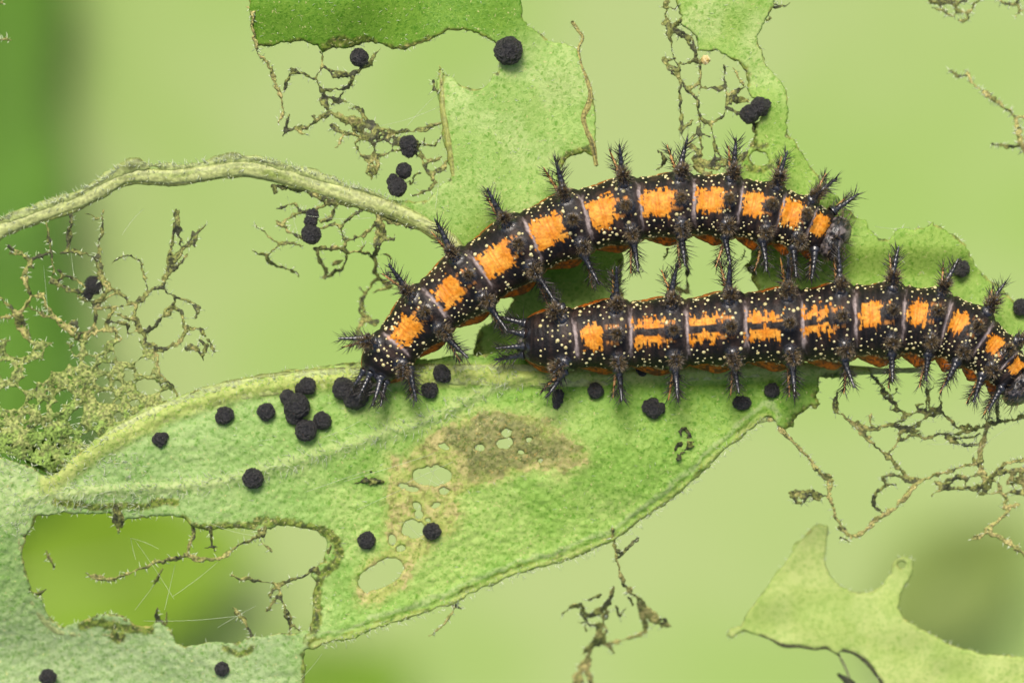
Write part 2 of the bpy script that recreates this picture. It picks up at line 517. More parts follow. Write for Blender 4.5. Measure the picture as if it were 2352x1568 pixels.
def lace(name, parent, box, strokes, zfun, cell=1.6, regions=(), holes=(), seed=0, thick=0.0065, k=6.5, nh=600, hairacc=None):
    X, Y = grid(*box, cell)
    wx, wy = 3.4 * vn(X / 11, Y / 11, seed) + 1.9 * vn(X / 4.5, Y / 4.5, seed), 3.4 * vn(X / 11, Y / 11, seed + 5) + 1.9 * vn(X / 4.5, Y / 4.5, seed + 5)
    F = np.full(X.shape, 1e3); T = np.ones(X.shape); best = np.full(X.shape, 1e3)
    for pts, r, ty in strokes:
        sp = smooth_pts(pts, 7.0)
        n = len(sp)
        rr = np.interp(np.linspace(0, 1, n), np.linspace(0, 1, len(r)), r) if isinstance(r, (list, tuple)) else np.full(n, float(r))
        ph = random.uniform(0, 99)
        rr = 0.9 * rr * (1.0 + 0.45 * vn(np.arange(n) * 0.45 + ph, ph) + 0.5 * vn(np.arange(n) * 1.1 + ph, ph + 3)) * (0.62 + 0.38 * np.clip(np.minimum(np.arange(n), n - 1 - np.arange(n)) / 2.0, 0, 1))
        x0, x1 = sp[:, 0].min() - 40, sp[:, 0].max() + 40; y0, y1 = sp[:, 1].min() - 40, sp[:, 1].max() + 40
        i0, i1 = np.searchsorted(X[0], [x0, x1]); j0, j1 = np.searchsorted(Y[:, 0], [y0, y1])
        if i0 >= i1 or j0 >= j1: continue
        sl = (slice(j0, j1), slice(i0, i1))
        d = np.full((j1 - j0, i1 - i0), 1e3)
        xs, ys = X[0, i0:i1], Y[j0:j1, 0]
        for q in range(n - 1):
            (ax_, ay_), (bx_, by_) = sp[q], sp[q + 1]
            a0, a1 = np.searchsorted(xs, [min(ax_, bx_) - 24, max(ax_, bx_) + 24]); c0, c1 = np.searchsorted(ys, [min(ay_, by_) - 24, max(ay_, by_) + 24])
            if a0 >= a1 or c0 >= c1: continue
            ss_ = (slice(c0, c1), slice(a0, a1))
            Xs = (X[sl] + wx[sl])[ss_]; Ys = (Y[sl] + wy[sl])[ss_]
            ex, ey = bx_ - ax_, by_ - ay_
            t_ = np.clip(((Xs - ax_) * ex + (Ys - ay_) * ey) / (ex * ex + ey * ey + 1e-9), 0, 1)
            d[ss_] = np.minimum(d[ss_], np.hypot(Xs - ax_ - t_ * ex, Ys - ay_ - t_ * ey) - (rr[q] + (rr[q + 1] - rr[q]) * t_))
        f = F[sl]
        hh = np.clip(k - np.abs(f - d), 0, None)
        F[sl] = np.minimum(f, d) - hh * hh / (4 * k)
        bb = best[sl]; up = d < bb
        tt = T[sl]; tt[up] = ty; T[sl] = tt; bb[up] = d[up]; best[sl] = bb
    for poly, ty in regions:
        d = poly_sdf(X + wx, Y + wy, poly)
        up = d < best
        T[up] = ty; best = np.minimum(best, d); F = np.minimum(F, d)
    for e in holes:
        F = np.maximum(F, -ell(X + wx, Y + wy, e))
    # tiny pin holes where the membrane is wide
    pin = vn(X / 7, Y / 7, seed + 31) + 0.5 * vn(X / 3.5, Y / 3.5, seed + 3)
    F = np.where(F < -4.5, np.maximum(F, (pin - 0.72) * 5), F)
    # type lookup
    def colf(x, y, fv):
        i = np.clip(np.round((x - box[0]) / cell).astype(int), 0, X.shape[1] - 1); j = np.clip(np.round((y - box[1]) / cell).astype(int), 0, X.shape[0] - 1)
        return lace_colour(x, y, T[j, i])
    o, E = sheet(name, parent, M_lace, X, Y, F, zfun, thick, colf, rnd=5.0)
    o['kind'] = 'stuff'
    if hairacc is not None: edge_hairs(hairacc, E, nh, 6, 15, 1.55)
    return o

def blade(name, parent, box, cell, poly, holes, zfun, basecol, crust, mat=None, thick=0.010, seed=0, warp=4.0, rim=1.0, extra=None, nh=0, hairacc=None, keep=None):
    X, Y = grid(*box, cell)
    wx = warp * vn(X / 24, Y / 24, seed) + 0.62 * warp * vn(X / 7.5, Y / 7.5, seed + 2)
    wy = warp * vn(X / 24, Y / 24, seed + 7) + 0.62 * warp * vn(X / 7.5, Y / 7.5, seed + 9)
    Xw, Yw = X + wx, Y + wy
    F = poly_sdf(Xw, Yw, poly)
    for hp in holes:
        F = np.maximum(F, -(ell(Xw, Yw, hp) if not isinstance(hp[0], tuple) else poly_sdf(Xw, Yw, hp)))
    C = np.full(X.shape, 1e3)
    for pts, r in crust:
        sp = smooth_pts(pts, 8.0)
        C = np.minimum(C, line_dist(X, Y, sp, np.full(len(sp), float(r))))
    def colf(x, y, fv):
        i = np.clip(np.round((x - box[0]) / cell).astype(int), 0, X.shape[1] - 1); j = np.clip(np.round((y - box[1]) / cell).astype(int), 0, X.shape[0] - 1)
        c = basecol(x, y) * np.array([1.12, 1.08, 1.06])
        n1 = fbm(x / 9, y / 9, seed + 50, 3); n2 = fbm(x / 26, y / 26, seed + 51, 2)
        cr = C[j, i] + 7 * n1
        kr = mix(A(146, 166, 70), A(88, 102, 42), ss(-0.35, 0.3, fbm(x / 6, y / 6, seed + 61, 2))); kr = mix(kr, DRK, ss(0.2, 0.5, n1 + 0.4 * n2)); kr = mix(kr, TAN, ss(0.4, 0.6, fbm(x / 5, y / 5, seed + 64, 2)) * 0.6)
        c = mix(c, kr, ss(3, -4, cr) * 0.92)
        ew = (0.2 + 9 * n2 + 4 * n1) * rim                                    # gnawed margin
        c = mix(c, mix(mix(TAN, OLV, ss(-0.4, 0.1, n1)), DRK, ss(0.05, 0.5, n1)), ss(1.5, -1.5, -fv - ew) * 0.85)
        if extra is not None: c = extra(c, x, y, n1, n2)
        return c
    o, E = sheet(name, parent, mat or M_leaf, X, Y, F, zfun, thick, colf)
    if keep is not None: E = E[keep(E[:, 0], E[:, 1])]
    if hairacc is not None and nh: edge_hairs(hairacc, E, nh, 5, 13, 1.15)
    return o

def vein(name, parent, pts, r, zfun, col, flat=0.7, lift=0.0, noise=0.25, sides=22, seed=0, streak=0.35, second=None, mat=None):
    sp = smooth_pts(pts, 5.0); n = len(sp)
    rr = np.interp(np.linspace(0, 1, n), np.linspace(0, 1, len(r)), r) if isinstance(r, (list, tuple)) else np.full(n, float(r))
    z = zfun(sp[:, 0], sp[:, 1]) + lift
    P = np.stack(W(sp[:, 0], sp[:, 1], z), -1)
    a = np.linspace(0, 2 * np.pi, sides, endpoint=False)
    nn = fbm(np.arange(n)[:, None] * 0.07 + seed, np.cos(a)[None] * 4.0 + 7, np.sin(a)[None] * 4.0, 3)
    c = mix(col, np.asarray(second if second is not None else np.asarray(col) * 0.6), np.clip(ss(-0.2, 0.6, nn) * streak * 2, 0, 1))
    acc = Acc()
    tube3(acc, P, rr * K, c, sides=sides, flat=flat, noise=noise * float(np.mean(rr)) * K, nsc=16)
    return acc.obj(name, mat or M_vein, parent)

def vein_hairs(acc, pts, r, zfun, n, lmin=8, lmax=18, rad=1.2, side=None, lift=0.0):
    sp = smooth_pts(pts, 4.0); N = len(sp)
    rr = np.interp(np.linspace(0, 1, N), np.linspace(0, 1, len(r)), r) if isinstance(r, (list, tuple)) else np.full(N, float(r))
    i = RNG.integers(1, N - 1, n)
    T = sp[i + 1] - sp[i - 1]; T /= np.linalg.norm(T, axis=1)[:, None]
    S = np.stack([T[:, 1], -T[:, 0]], -1)                      # towards picture top for left-to-right paths
    a = RNG.uniform(-1, 1, n) if side is None else RNG.uniform(side[0], side[1], n)
    x = sp[i, 0] + S[:, 0] * a * rr[i] * 0.95; y = sp[i, 1] + S[:, 1] * a * rr[i] * 0.95
    z = zfun(sp[i, 0], sp[i, 1]) + lift + rr[i] * K * 0.65 * np.sqrt(np.clip(1 - a * a, 0, 1))
    d = np.stack([S[:, 0] * a, -S[:, 1] * a, np.sqrt(np.clip(1.1 - a * a, 0, 1)) * 0.7], -1) + RNG.normal(0, 0.35, (n, 3)) + np.stack([-T[:, 0], T[:, 1], 0 * T[:, 0]], -1) * 0.3
    hairs(acc, np.stack(W(x, y, z), -1), d, RNG.uniform(lmin, lmax, n) * K, rad * K, 0.5)

# ------------------------------------------------------------------ upper leaf
up_leaf = empty('chewed_leaf', WV(1180, 300, -0.03), 'ragged pale green leaf with large chewed windows, carrying the curved caterpillar', 'leaf')
hu = Acc()
UP = [(560, -200), (570, -20), (574, 10), (580, 60), (588, 108), (650, 100), (700, 95), (727, 108), (742, 124), (762, 112), (805, 112), (850, 98), (885, 102),
      (905, 114), (930, 113), (960, 100), (995, 86), (1030, 73), (1060, 70), (1100, 80), (1125, 92), (1142, 105), (1150, 140), (1140, 165),
      (1120, 198), (1090, 204), (1065, 196), (1040, 182), (1020, 170), (1012, 148), (1006, 172), (1004, 200), (1010, 250), (1016, 300),
      (1028, 350), (1036, 400), (1010, 435), (985, 458), (950, 466), (900, 458), (870, 455), (900, 480), (950, 500), (1000, 530), (1040, 560),
      (1080, 580), (1120, 640), (1180, 690), (1150, 735), (1100, 755), (1090, 790), (1086, 840), (1200, 850), (1440, 800), (1440, 700),
      (1425, 660), (1432, 600), (1425, 570), (1400, 500), (1350, 480), (1300, 450), (1283, 420), (1290, 382), (1310, 362), (1345, 352),
      (1366, 362), (1370, 330), (1366, 250), (1354, 200), (1340, 165), (1334, 130), (1318, 108), (1260, 92), (1215, 66), (1198, 40), (1195, -20), (1185, -200)]
def col_up(x, y):
    n = fbm(x / 70, y / 70, 70, 2)
    c = mix(A(160, 198, 108), A(176, 208, 128), ss(-0.3, 0.4, n))
    c = mix(c, A(116, 164, 54), ss(150, 70, y + 0.16 * (x - 1100)) * ss(1330, 1150, x))     # top lobe: shade of its tilt painted in as deeper green
    c = mix(c, A(128, 172, 62), ss(420, 560, y) * 0.6)
    return c
blade('blade', up_leaf, (545, -205, 1460, 870), 2.4, UP, [], z_up, col_up,
      [(Tl(1, 0, [(0, 420), (250, 395), (450, 370), (560, 420), (640, 470)]), 3), (Tl(1, 0, [(640, 440), (760, 380), (880, 400), (1000, 370), (1060, 400)]), 13),
       (Tl(1, 0, [(1180, 410), (1300, 440), (1450, 400), (1620, 340), (1820, 270), (2000, 300), (2150, 370)]), 5),
       ([(1290, 372), (1320, 352), (1350, 345), (1368, 352)], 12), ([(1284, 400), (1292, 425)], 8), ([(1020, 160), (1014, 250), (1024, 330), (1036, 400)], 3),
       ([(1100, 770), (1095, 800), (1110, 830)], 12), ([(1425, 600), (1420, 650), (1436, 700)], 9)],
      seed=3, nh=260, hairacc=hu)
vein('vein', up_leaf, [(1011, 160), (1016, 215), (1020, 260), (1028, 310), (1036, 360), (1042, 405)], [3, 7, 8, 8, 9, 6], z_up, A(178, 186, 92), lift=0.004, noise=0.5, second=A(120, 120, 60), seed=5)
vein('vein', up_leaf, Tl(2, 0, [(550, 200), (600, 270), (650, 350), (610, 450), (630, 580), (680, 720), (720, 860), (700, 980), (660, 1080), (690, 1200), (740, 1320), (775, 1520)]),
     [3, 3.6, 4, 4, 5, 6, 6.5, 7.5, 6, 6, 6, 5], z_up, A(188, 180, 100), lift=0.006, noise=0.6, second=A(96, 94, 58), seed=8, streak=0.5, mat=M_lace)
vein_hairs(hu, Tl(2, 0, [(550, 200), (600, 270), (650, 350), (610, 450), (630, 580), (680, 720), (720, 860), (700, 980)]), 5, z_up, 60, 5, 11)

UR = [(1540, -200), (1551, -20), (1551, 0), (1558, 25), (1563, 38), (1561, 55), (1573, 67), (1588, 78), (1598, 92), (1601, 120), (1613, 123), (1646, 120), (1663, 130),
      (1696, 140), (1708, 163), (1721, 190), (1716, 205), (1726, 225), (1752, 235), (1756, 262), (1738, 283), (1731, 312), (1733, 335), (1722, 345), (1700, 380),
      (1690, 420), (1720, 520), (1725, 590), (1713, 612), (1728, 640), (1738, 662), (1740, 740), (2000, 770), (2300, 780), (2400, 770),
      (2400, 740), (2352, 712), (2334, 692), (2314, 675), (2289, 652), (2269, 640), (2244, 617), (2226, 582), (2214, 557), (2189, 537), (2154, 520), (2139, 510),
      (2121, 526), (2094, 530), (2071, 523), (2051, 542), (2039, 554), (2014, 549), (1999, 522), (1979, 502), (1934, 470), (1901, 434), (1869, 395),
      (1844, 355), (1824, 328), (1808, 307), (1806, 283), (1815, 258), (1811, 240), (1801, 200), (1786, 180), (1764, 155), (1758, 150), (1743, 108),
      (1741, 85), (1763, 47), (1775, 15), (1780, -20), (1800, -200)]
def col_ur(x, y):
    n = fbm(x / 60, y / 60, 71, 2)
    c = mix(A(158, 196, 100), A(178, 208, 128), ss(-0.3, 0.4, n))
    return mix(c, A(156, 196, 94), ss(150, 330, y))
blade('blade', up_leaf, (1525, -205, 2420, 790), 2.4, UR, [(1743, 366, 20, 18)], z_up, col_ur,
      [(Tl(2, 0, [(1500, 20), (1550, 150), (1540, 220), (1650, 320), (1690, 440)]), 4), (Tl(2, 0, [(1740, 540), (1850, 540), (1960, 570), (2080, 590), (2140, 680), (2150, 760)]), 13),
       (Tl(2, 0, [(2060, 920), (2170, 920)]), 7), (Tl(2, 0, [(2230, 1130), (2230, 1250), (2230, 1350), (2330, 1340)]), 7), ([(1720, 385), (1743, 392), (1770, 380)], 9), ([(1716, 605), (1732, 640), (1742, 680)], 9)],
      seed=14, nh=230, hairacc=hu)

LU = []   # strokes of the dry lace of the upper leaf: (points, radius, type)
def st(c, r, pts, rad, ty=1):
    LU.append((Tl(c, r, pts), [q / 4 for q in rad] if isinstance(rad, (list, tuple)) else rad / 4.0, ty))
st(1, 0, [(-40, 100), (-30, 260), (0, 420), (20, 500), (60, 540), (120, 590), (150, 680), (180, 770), (220, 870), (240, 960), (235, 1060), (200, 1135)], [14, 16, 18, 14, 13, 13, 15, 18, 14, 13, 9], 0)
st(1, 0, [(-10, 95), (-45, 85), (-80, 60)], 8, 0); st(1, 0, [(-10, 95), (-30, 160), (-40, 240)], 10, 2)
st(1, 0, [(250, 850), (275, 780), (300, 710), (340, 650), (300, 612)], [8, 14, 22, 28, 5], 2)
st(1, 0, [(340, 650), (420, 670), (520, 720), (570, 780), (610, 830)], [26, 14, 12, 14, 16], 2)
st(1, 0, [(605, 470), (612, 600), (560, 690), (545, 720)], 8, 1)
st(1, 0, [(612, 600), (690, 665), (760, 690), (860, 685), (930, 665), (980, 620), (1050, 590), (1075, 520), (1150, 440)], [8, 22, 30, 26, 18, 20, 22, 14, 10], 2)
st(1, 0, [(610, 830), (720, 820), (850, 800), (890, 720), (930, 670)], 15, 2); st(1, 0, [(860, 760), (910, 800)], 9, 1)
st(1, 0, [(610, 830), (620, 900), (650, 1000), (700, 1040)], [16, 26, 30, 26], 2); st(1, 0, [(650, 890), (750, 920), (800, 850)], 14, 2); st(1, 0, [(750, 920), (835, 945)], 12, 2)
st(1, 0, [(690, 970), (780, 930)], 13, 2); st(1, 0, [(690, 1040), (850, 1110), (1000, 1190), (1130, 1260), (1330, 1310), (1500, 1330)], [26, 44, 62, 55, 40, 26], 1.3)
st(1, 0, [(700, 1050), (640, 1060), (540, 1110), (460, 1170), (350, 1175), (290, 1190), (300, 1060)], [18, 12, 16, 20, 18, 26, 12], 1.6); st(1, 0, [(540, 1110), (525, 1060)], 8, 2)
st(1, 0, [(350, 1175), (400, 1210), (450, 1235)], 14, 0); st(1, 0, [(290, 1190), (260, 1240)], 14, 1)
st(1, 0, [(700, 1150), (780, 1200), (850, 1230), (960, 1260)], [20, 26, 24, 20], 0.7); st(1, 0, [(740, 1355), (790, 1270), (810, 1220)], 12, 0)
st(1, 0, [(850, 1020), (950, 995), (1000, 1080), (1060, 1130), (1130, 1190)], [8, 22, 20, 24, 24], 2); st(1, 0, [(1130, 1190), (1270, 1215), (1390, 1200)], [18, 30, 16], 1.6)
st(1, 0, [(1450, 1205), (1560, 1180), (1700, 1130)], [26, 26, 18], 1); st(1, 0, [(1390, 1200), (1450, 1205)], 12, 1)
st(1, 0, [(1000, 1260), (920, 1310), (950, 1400), (1020, 1450), (1080, 1400), (1060, 1310), (1000, 1260)], 15, 1.4)
st(1, 0, [(1080, 1400), (1170, 1420), (1240, 1380), (1330, 1390)], 16, 1.7); st(1, 0, [(1240, 1360), (1150, 1290), (1080, 1330)], 16, 1.5)
st(1, 0, [(1020, 1450), (1060, 1500), (1050, 1580), (1060, 1650)], [26, 44, 36, 10], 1); st(1, 0, [(1100, 1440), (1130, 1500), (1100, 1590)], [22, 18, 10], 0.8)
st(1, 0, [(1480, 1340), (1500, 1430), (1540, 1520), (1600, 1600), (1660, 1680)], [26, 24, 28, 26, 30], 1.4); st(1, 0, [(1540, 1330), (1640, 1340), (1690, 1260)], 10, 1.5); st(1, 0, [(1500, 1430), (1620, 1480), (1720, 1440)], 16, 1)
st(1, 0, [(1550, 1270), (1540, 1340)], 9, 1.5); st(1, 0, [(1600, 1600), (1700, 1560), (1760, 1480)], 20, 0.8); st(1, 0, [(1540, 1520), (1600, 1480)], 12, 1); st(1, 0, [(1660, 1680), (1560, 1760), (1440, 1800)], [20, 14, 16], 1)
st(1, 0, [(1400, 1660), (1420, 1700), (1450, 1620), (1520, 1580)], 12, 1.5); st(1, 0, [(1690, 600), (1700, 700), (1700, 760)], [5, 14, 20], 0); st(1, 0, [(1640, 740), (1640, 820), (1680, 860)], [14, 22, 10], 2)
# left of the right-hand strip
st(2, 0, [(1430, -40), (1420, 80), (1410, 180), (1440, 260), (1455, 350), (1465, 450), (1500, 550), (1530, 620), (1540, 750), (1545, 900), (1550, 1050), (1555, 1200), (1560, 1340)], [20, 22, 32, 28, 12, 13, 16, 13, 14, 13, 16, 9, 8], 1.6)
st(2, 0, [(1420, 85), (1480, 80), (1530, 55)], 12, 1.7); st(2, 0, [(1440, 255), (1500, 230), (1550, 200)], 22, 1.6); st(2, 0, [(1460, 260), (1560, 310), (1640, 380), (1680, 450), (1690, 530)], [20, 28, 30, 26, 22], 1.5)
st(2, 0, [(1375, 70), (1410, 75)], 10, 1); st(2, 0, [(1390, 540), (1440, 600), (1480, 650), (1520, 700)], [10, 16, 26, 16], 1.8); st(2, 0, [(1400, 545), (1460, 550), (1500, 540)], 12, 1.5)
st(2, 0, [(1550, 600), (1620, 570), (1700, 560), (1780, 570)], 20, 1.8); st(2, 0, [(1720, 590), (1722, 720), (1700, 780), (1640, 810), (1580, 765), (1530, 700)], 12, 1.4)
st(2, 0, [(1950, 610), (1945, 720), (1955, 790), (1900, 820), (1830, 800), (1740, 810), (1725, 740)], [22, 18, 14, 18, 13, 12, 12], 1.8)
st(2, 0, [(1580, 790), (1660, 870), (1700, 920), (1715, 1000), (1735, 1080), (1830, 1130), (1920, 1080), (1970, 990), (1980, 880), (1960, 800)], [12, 20, 18, 17, 20, 20, 17, 14, 12, 11], 1.4)
st(2, 0, [(1725, 820), (1725, 900)], 9, 0.6); st(2, 0, [(1970, 920), (2060, 850), (2140, 800)], [14, 26, 14], 1.3); st(2, 0, [(2040, 630), (2075, 700), (2115, 780)], 13, 0); st(2, 0, [(1985, 960), (2060, 920), (2170, 925)], [18, 24, 18], 1.6)
st(2, 0, [(2000, 1000), (2040, 1030), (2100, 1050)], 20, 2); st(2, 0, [(1840, 1130), (1850, 1250), (1860, 1400), (1850, 1480)], 7, 1.5)
st(2, 0, [(1730, 1090), (1720, 1200), (1740, 1300), (1740, 1400), (1690, 1460)], [14, 20, 14, 16, 24], 1.3); st(2, 0, [(1720, 1190), (1640, 1280), (1620, 1320), (1680, 1370), (1740, 1420)], [16, 14, 14, 24, 22], 1.5)
st(2, 0, [(1745, 1240), (1815, 1252)], 11, 1.6); st(2, 0, [(1860, 1320), (1920, 1440), (1970, 1500)], 11, 1.3); st(2, 0, [(1570, 1150), (1620, 1140), (1660, 1105)], 11, 1.6)
st(2, 0, [(1690, 1450), (1800, 1510), (1950, 1490), (2100, 1450), (2180, 1390), (2240, 1350)], [36, 44, 46, 40, 34, 22], 1.1); st(2, 0, [(2210, 1120), (2235, 1250), (2200, 1360)], [18, 22, 26], 1.7)
st(2, 0, [(1680, 1470), (1760, 1600), (1900, 1620), (2080, 1560)], [30, 40, 40, 30], 1.1); st(2, 0, [(1335, 1380), (1390, 1440), (1400, 1500), (1340, 1550)], [8, 20, 18, 16], 1.7); st(2, 0, [(2100, 1450), (2200, 1560)], 30, 1)
st(3, 0, [(-20, 30), (60, 50), (140, 50), (190, 40)], [14, 22, 16, 8], 1.2); st(3, 0, [(-10, 200), (20, 180)], 20, 2)
# net under the stalk
st(1, 1, [(-20, 500), (80, 570), (180, 650), (230, 670), (330, 665), (430, 690)], 10, 1.2); st(1, 1, [(230, 670), (130, 750), (95, 780), (-20, 735)], 11, 1.2); st(1, 1, [(100, 780), (130, 840), (250, 890), (330, 920), (385, 965)], [20, 16, 11, 10, 10], 1.2)
st(1, 1, [(190, 350), (270, 340), (330, 300), (380, 330), (400, 380), (520, 370), (600, 330), (720, 300)], [12, 12, 16, 20, 14, 10, 14, 18], 1.4); st(1, 1, [(400, 380), (290, 440), (270, 520), (320, 580), (400, 610), (470, 640)], [14, 18, 20, 16, 16, 20], 1.2)
st(1, 1, [(180, 465), (270, 505)], 18, 1); st(1, 1, [(590, 460), (690, 440), (710, 370), (740, 300), (750, 250)], [20, 22, 12, 12, 16], 1.2); st(1, 1, [(580, 540), (690, 490), (780, 520), (790, 600), (820, 640), (810, 720)], [16, 12, 14, 16, 24, 26], 1.1)
st(1, 1, [(780, 520), (835, 450), (960, 365), (1000, 330)], [14, 18, 9, 12], 1.6); st(1, 1, [(825, 635), (920, 610), (1000, 580), (1080, 510), (1120, 430)], [16, 12, 20, 16, 24], 1.3)
st(1, 1, [(1130, 420), (1150, 520), (1130, 620), (1110, 710), (1090, 780)], [40, 42, 44, 40, 24], 1.0); st(1, 1, [(540, 720), (700, 710), (800, 720), (850, 750), (950, 745), (1040, 770), (1090, 830), (1100, 930), (1120, 990)], [18, 14, 24, 18, 11, 16, 18, 16, 22], 1.0)
st(1, 1, [(560, 730), (600, 850), (640, 920), (615, 985)], [18, 28, 30, 12], 0.8); st(1, 1, [(630, 995), (720, 930), (800, 890), (830, 800), (800, 740)], [8, 18, 22, 13, 18], 1.8); st(1, 1, [(700, 860), (780, 820)], 22, 1)
st(1, 1, [(960, 740), (985, 690)], 10, 1.6); st(1, 1, [(1150, 620), (1260, 620), (1280, 580)], [12, 14, 10], 1.6); st(1, 1, [(1140, 765), (1200, 780), (1235, 820)], 11, 1.2)
st(1, 1, [(1120, 980), (1060, 1050), (1020, 1120), (980, 1180), (970, 1270), (1000, 1350), (1100, 1390)], [24, 12, 12, 24, 26, 36, 36], 1.6); st(1, 1, [(1020, 1115), (950, 1080)], 9, 1.7); st(1, 1, [(1120, 980), (1180, 1030), (1240, 1065), (1070, 1112)], [20, 20, 16, 10], 1.3)
st(1, 1, [(960, 1400), (930, 1480), (950, 1580)], 22, 1.5); st(1, 1, [(1000, 1350), (970, 1400)], 24, 1.5); st(1, 1, [(170, 160), (180, 210)], 14, 1.5); st(1, 1, [(160, 140), (330, 170), (480, 200), (620, 260), (800, 300), (960, 330), (1100, 400), (1300, 490), (1500, 520)], [20, 16, 22, 26, 24, 18, 24, 26, 20], 1.2)
# shreds between the two bodies
st(2, 1, [(1570, 520), (1580, 700), (1600, 850), (1610, 1000), (1600, 1120)], [10, 10, 14, 10, 18], 1.2); st(2, 1, [(1430, 720), (1410, 790)], 14, 1.3); st(2, 1, [(2150, 740), (2090, 830)], 9, 1.2); st(2, 1, [(1120, 930), (1200, 930)], 7, 1.3); st(2, 1, [(1480, 1060), (1540, 1100), (1620, 1110)], [20, 26, 16], 1.8); st(2, 1, [(2140, 880), (2200, 900), (2260, 980)], [18, 26, 24], 2)
lace('vein_net', up_leaf, (540, -30, 1860, 800), LU, z_lace_up, seed=40, nh=650, hairacc=hu,
     holes=[(835, 343, 14, 12), (881, 337, 20, 14), (760, 310, 7, 5), (800, 292, 8, 5), (845, 300, 6, 4), (1660, 400, 20, 14), (1700, 392, 9, 7), (900, 322, 5, 4), (985, 350, 8, 7)])

STALK = [(-280, 640), (-30, 545), (0, 528), (60, 505), (130, 480), (190, 458), (250, 425), (300, 402), (400, 404), (480, 396), (560, 386), (650, 402), (720, 424), (800, 448), (870, 470), (930, 492), (1000, 528), (1040, 552), (1060, 580)]
def z_st(x, y): return z_up(x, y) + 0.02 - 0.05 * ss(300, -30, x)
vein('midrib', up_leaf, STALK, [22, 20, 17, 15, 16, 17, 18, 19, 19, 18, 12], z_st, A(208, 218, 138), noise=0.16, flat=0.55, second=A(154, 174, 78), seed=2, streak=0.6)
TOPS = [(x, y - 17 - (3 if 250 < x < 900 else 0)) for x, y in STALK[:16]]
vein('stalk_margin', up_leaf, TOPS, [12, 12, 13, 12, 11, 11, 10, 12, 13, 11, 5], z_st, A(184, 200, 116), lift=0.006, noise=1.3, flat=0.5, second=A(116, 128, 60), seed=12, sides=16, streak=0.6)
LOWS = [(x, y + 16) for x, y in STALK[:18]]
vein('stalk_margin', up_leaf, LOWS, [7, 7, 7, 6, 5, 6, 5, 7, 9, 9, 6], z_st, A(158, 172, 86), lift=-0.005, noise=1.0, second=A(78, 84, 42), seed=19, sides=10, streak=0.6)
vein('stalk_margin', up_leaf, [(290, 398), (294, 382), (296, 366)], [8, 6, 5], z_st, A(190, 180, 120), noise=0.5, seed=31)
vein_hairs(hu, TOPS, 9, z_st, 420, 7, 17, 1.1, side=(0.1, 1.0), lift=0.01)
vein_hairs(hu, STALK, 14, z_st, 130, 8, 18, 1.1); vein_hairs(hu, LOWS, 5, z_st, 90, 5, 11, 1.1, side=(-1, 0))
# short pale hairs lying on the blade
def lying(acc, n, test, zfun, box, l0, l1, rad):
    x = RNG.uniform(box[0], box[2], n); y = RNG.uniform(box[1], box[3], n)
    k_ = test(x, y); x, y = x[k_], y[k_]
    if not len(x): return
    d = np.stack([RNG.normal(0.5, 0.8, len(x)), RNG.normal(0.1, 0.5, len(x)), np.full(len(x), 0.30)], -1)
    hairs(acc, np.stack(W(x, y, zfun(x, y) + 0.009), -1), d, RNG.uniform(l0, l1, len(x)) * K, rad * K, 0.35)
def inpoly(p):
    return lambda x, y: poly_sdf(x, y, p) < -6
lying(hu, 420, inpoly(UP), z_up, (560, 0, 1440, 560), 6, 14, 0.8); lying(hu, 320, inpoly(UR), z_up, (1540, 0, 2352, 700), 6, 14, 0.8)
o = hu.obj('leaf_hairs', M_hair, up_leaf); o['kind'] = 'stuff'

# ------------------------------------------------------------------ lower leaf
low_leaf = empty('chewed_leaf', WV(1000, 1100, -0.03), 'broad green leaf strewn with black pellets, with a dry tan patch and hairy midrib', 'leaf')
hl = Acc()
RIM = [(1794, 985), (1764, 956), (1713, 996), (1676, 1024), (1638, 1059), (1588, 1109), (1533, 1154), (1501, 1176), (1476, 1192), (1438, 1223), (1401, 1246), (1351, 1266),
       (1301, 1285), (1226, 1308), (1176, 1324), (1088, 1361), (1038, 1386), (963, 1412), (875, 1438), (788, 1470), (725, 1486)]
LOW = [(-260, 960), (-20, 1035), (0, 1045), (40, 1058), (80, 1076), (112, 1094), (135, 1088), (160, 1060), (200, 1028), (250, 985), (340, 935), (430, 905), (520, 877), (588, 862), (700, 846),
       (813, 834), (963, 824), (1090, 815), (1200, 800), (1880, 835), (1990, 845), (2005, 858), (1960, 866), (1881, 868), (1884, 894), (1872, 909), (1884, 929), (1876, 941),
       (1864, 931), (1846, 946), (1829, 959), (1819, 976), (1806, 991)] + RIM + [(698, 1491), (700, 1526), (695, 1568), (680, 1760), (-260, 1760)]
BIG = [(82, 1181), (75, 1206), (50, 1258), (60, 1316), (70, 1356), (92, 1376), (112, 1413), (142, 1438), (187, 1428), (215, 1416), (240, 1408), (288, 1416), (312, 1433),
       (345, 1436), (368, 1425), (392, 1446), (400, 1471), (425, 1481), (475, 1473), (550, 1473), (588, 1463), (638, 1453), (668, 1453), (713, 1448), (718, 1413), (720, 1363), (724, 1336),
       (713, 1318), (728, 1296), (743, 1288), (753, 1251), (743, 1231), (723, 1218), (683, 1211), (638, 1206), (613, 1218), (588, 1221), (538, 1211), (475, 1216),
       (458, 1213), (440, 1208), (420, 1186), (400, 1181), (325, 1188), (295, 1190), (275, 1200), (250, 1181), (175, 1178), (125, 1181)]
DRY = [(900, 1050), (925, 1085), (935, 1060), (960, 1020), (1010, 990), (1060, 960), (1100, 948), (1176, 945), (1220, 955), (1290, 985), (1310, 1010), (1340, 1040),
       (1345, 1060), (1320, 1080), (1280, 1085), (1200, 1085), (1130, 1100), (1080, 1115), (1050, 1140), (1060, 1180), (1045, 1210), (1000, 1240), (965, 1290),
       (930, 1340), (870, 1372), (825, 1382), (818, 1345), (845, 1290), (900, 1265), (885, 1220), (890, 1160), (895, 1100)]
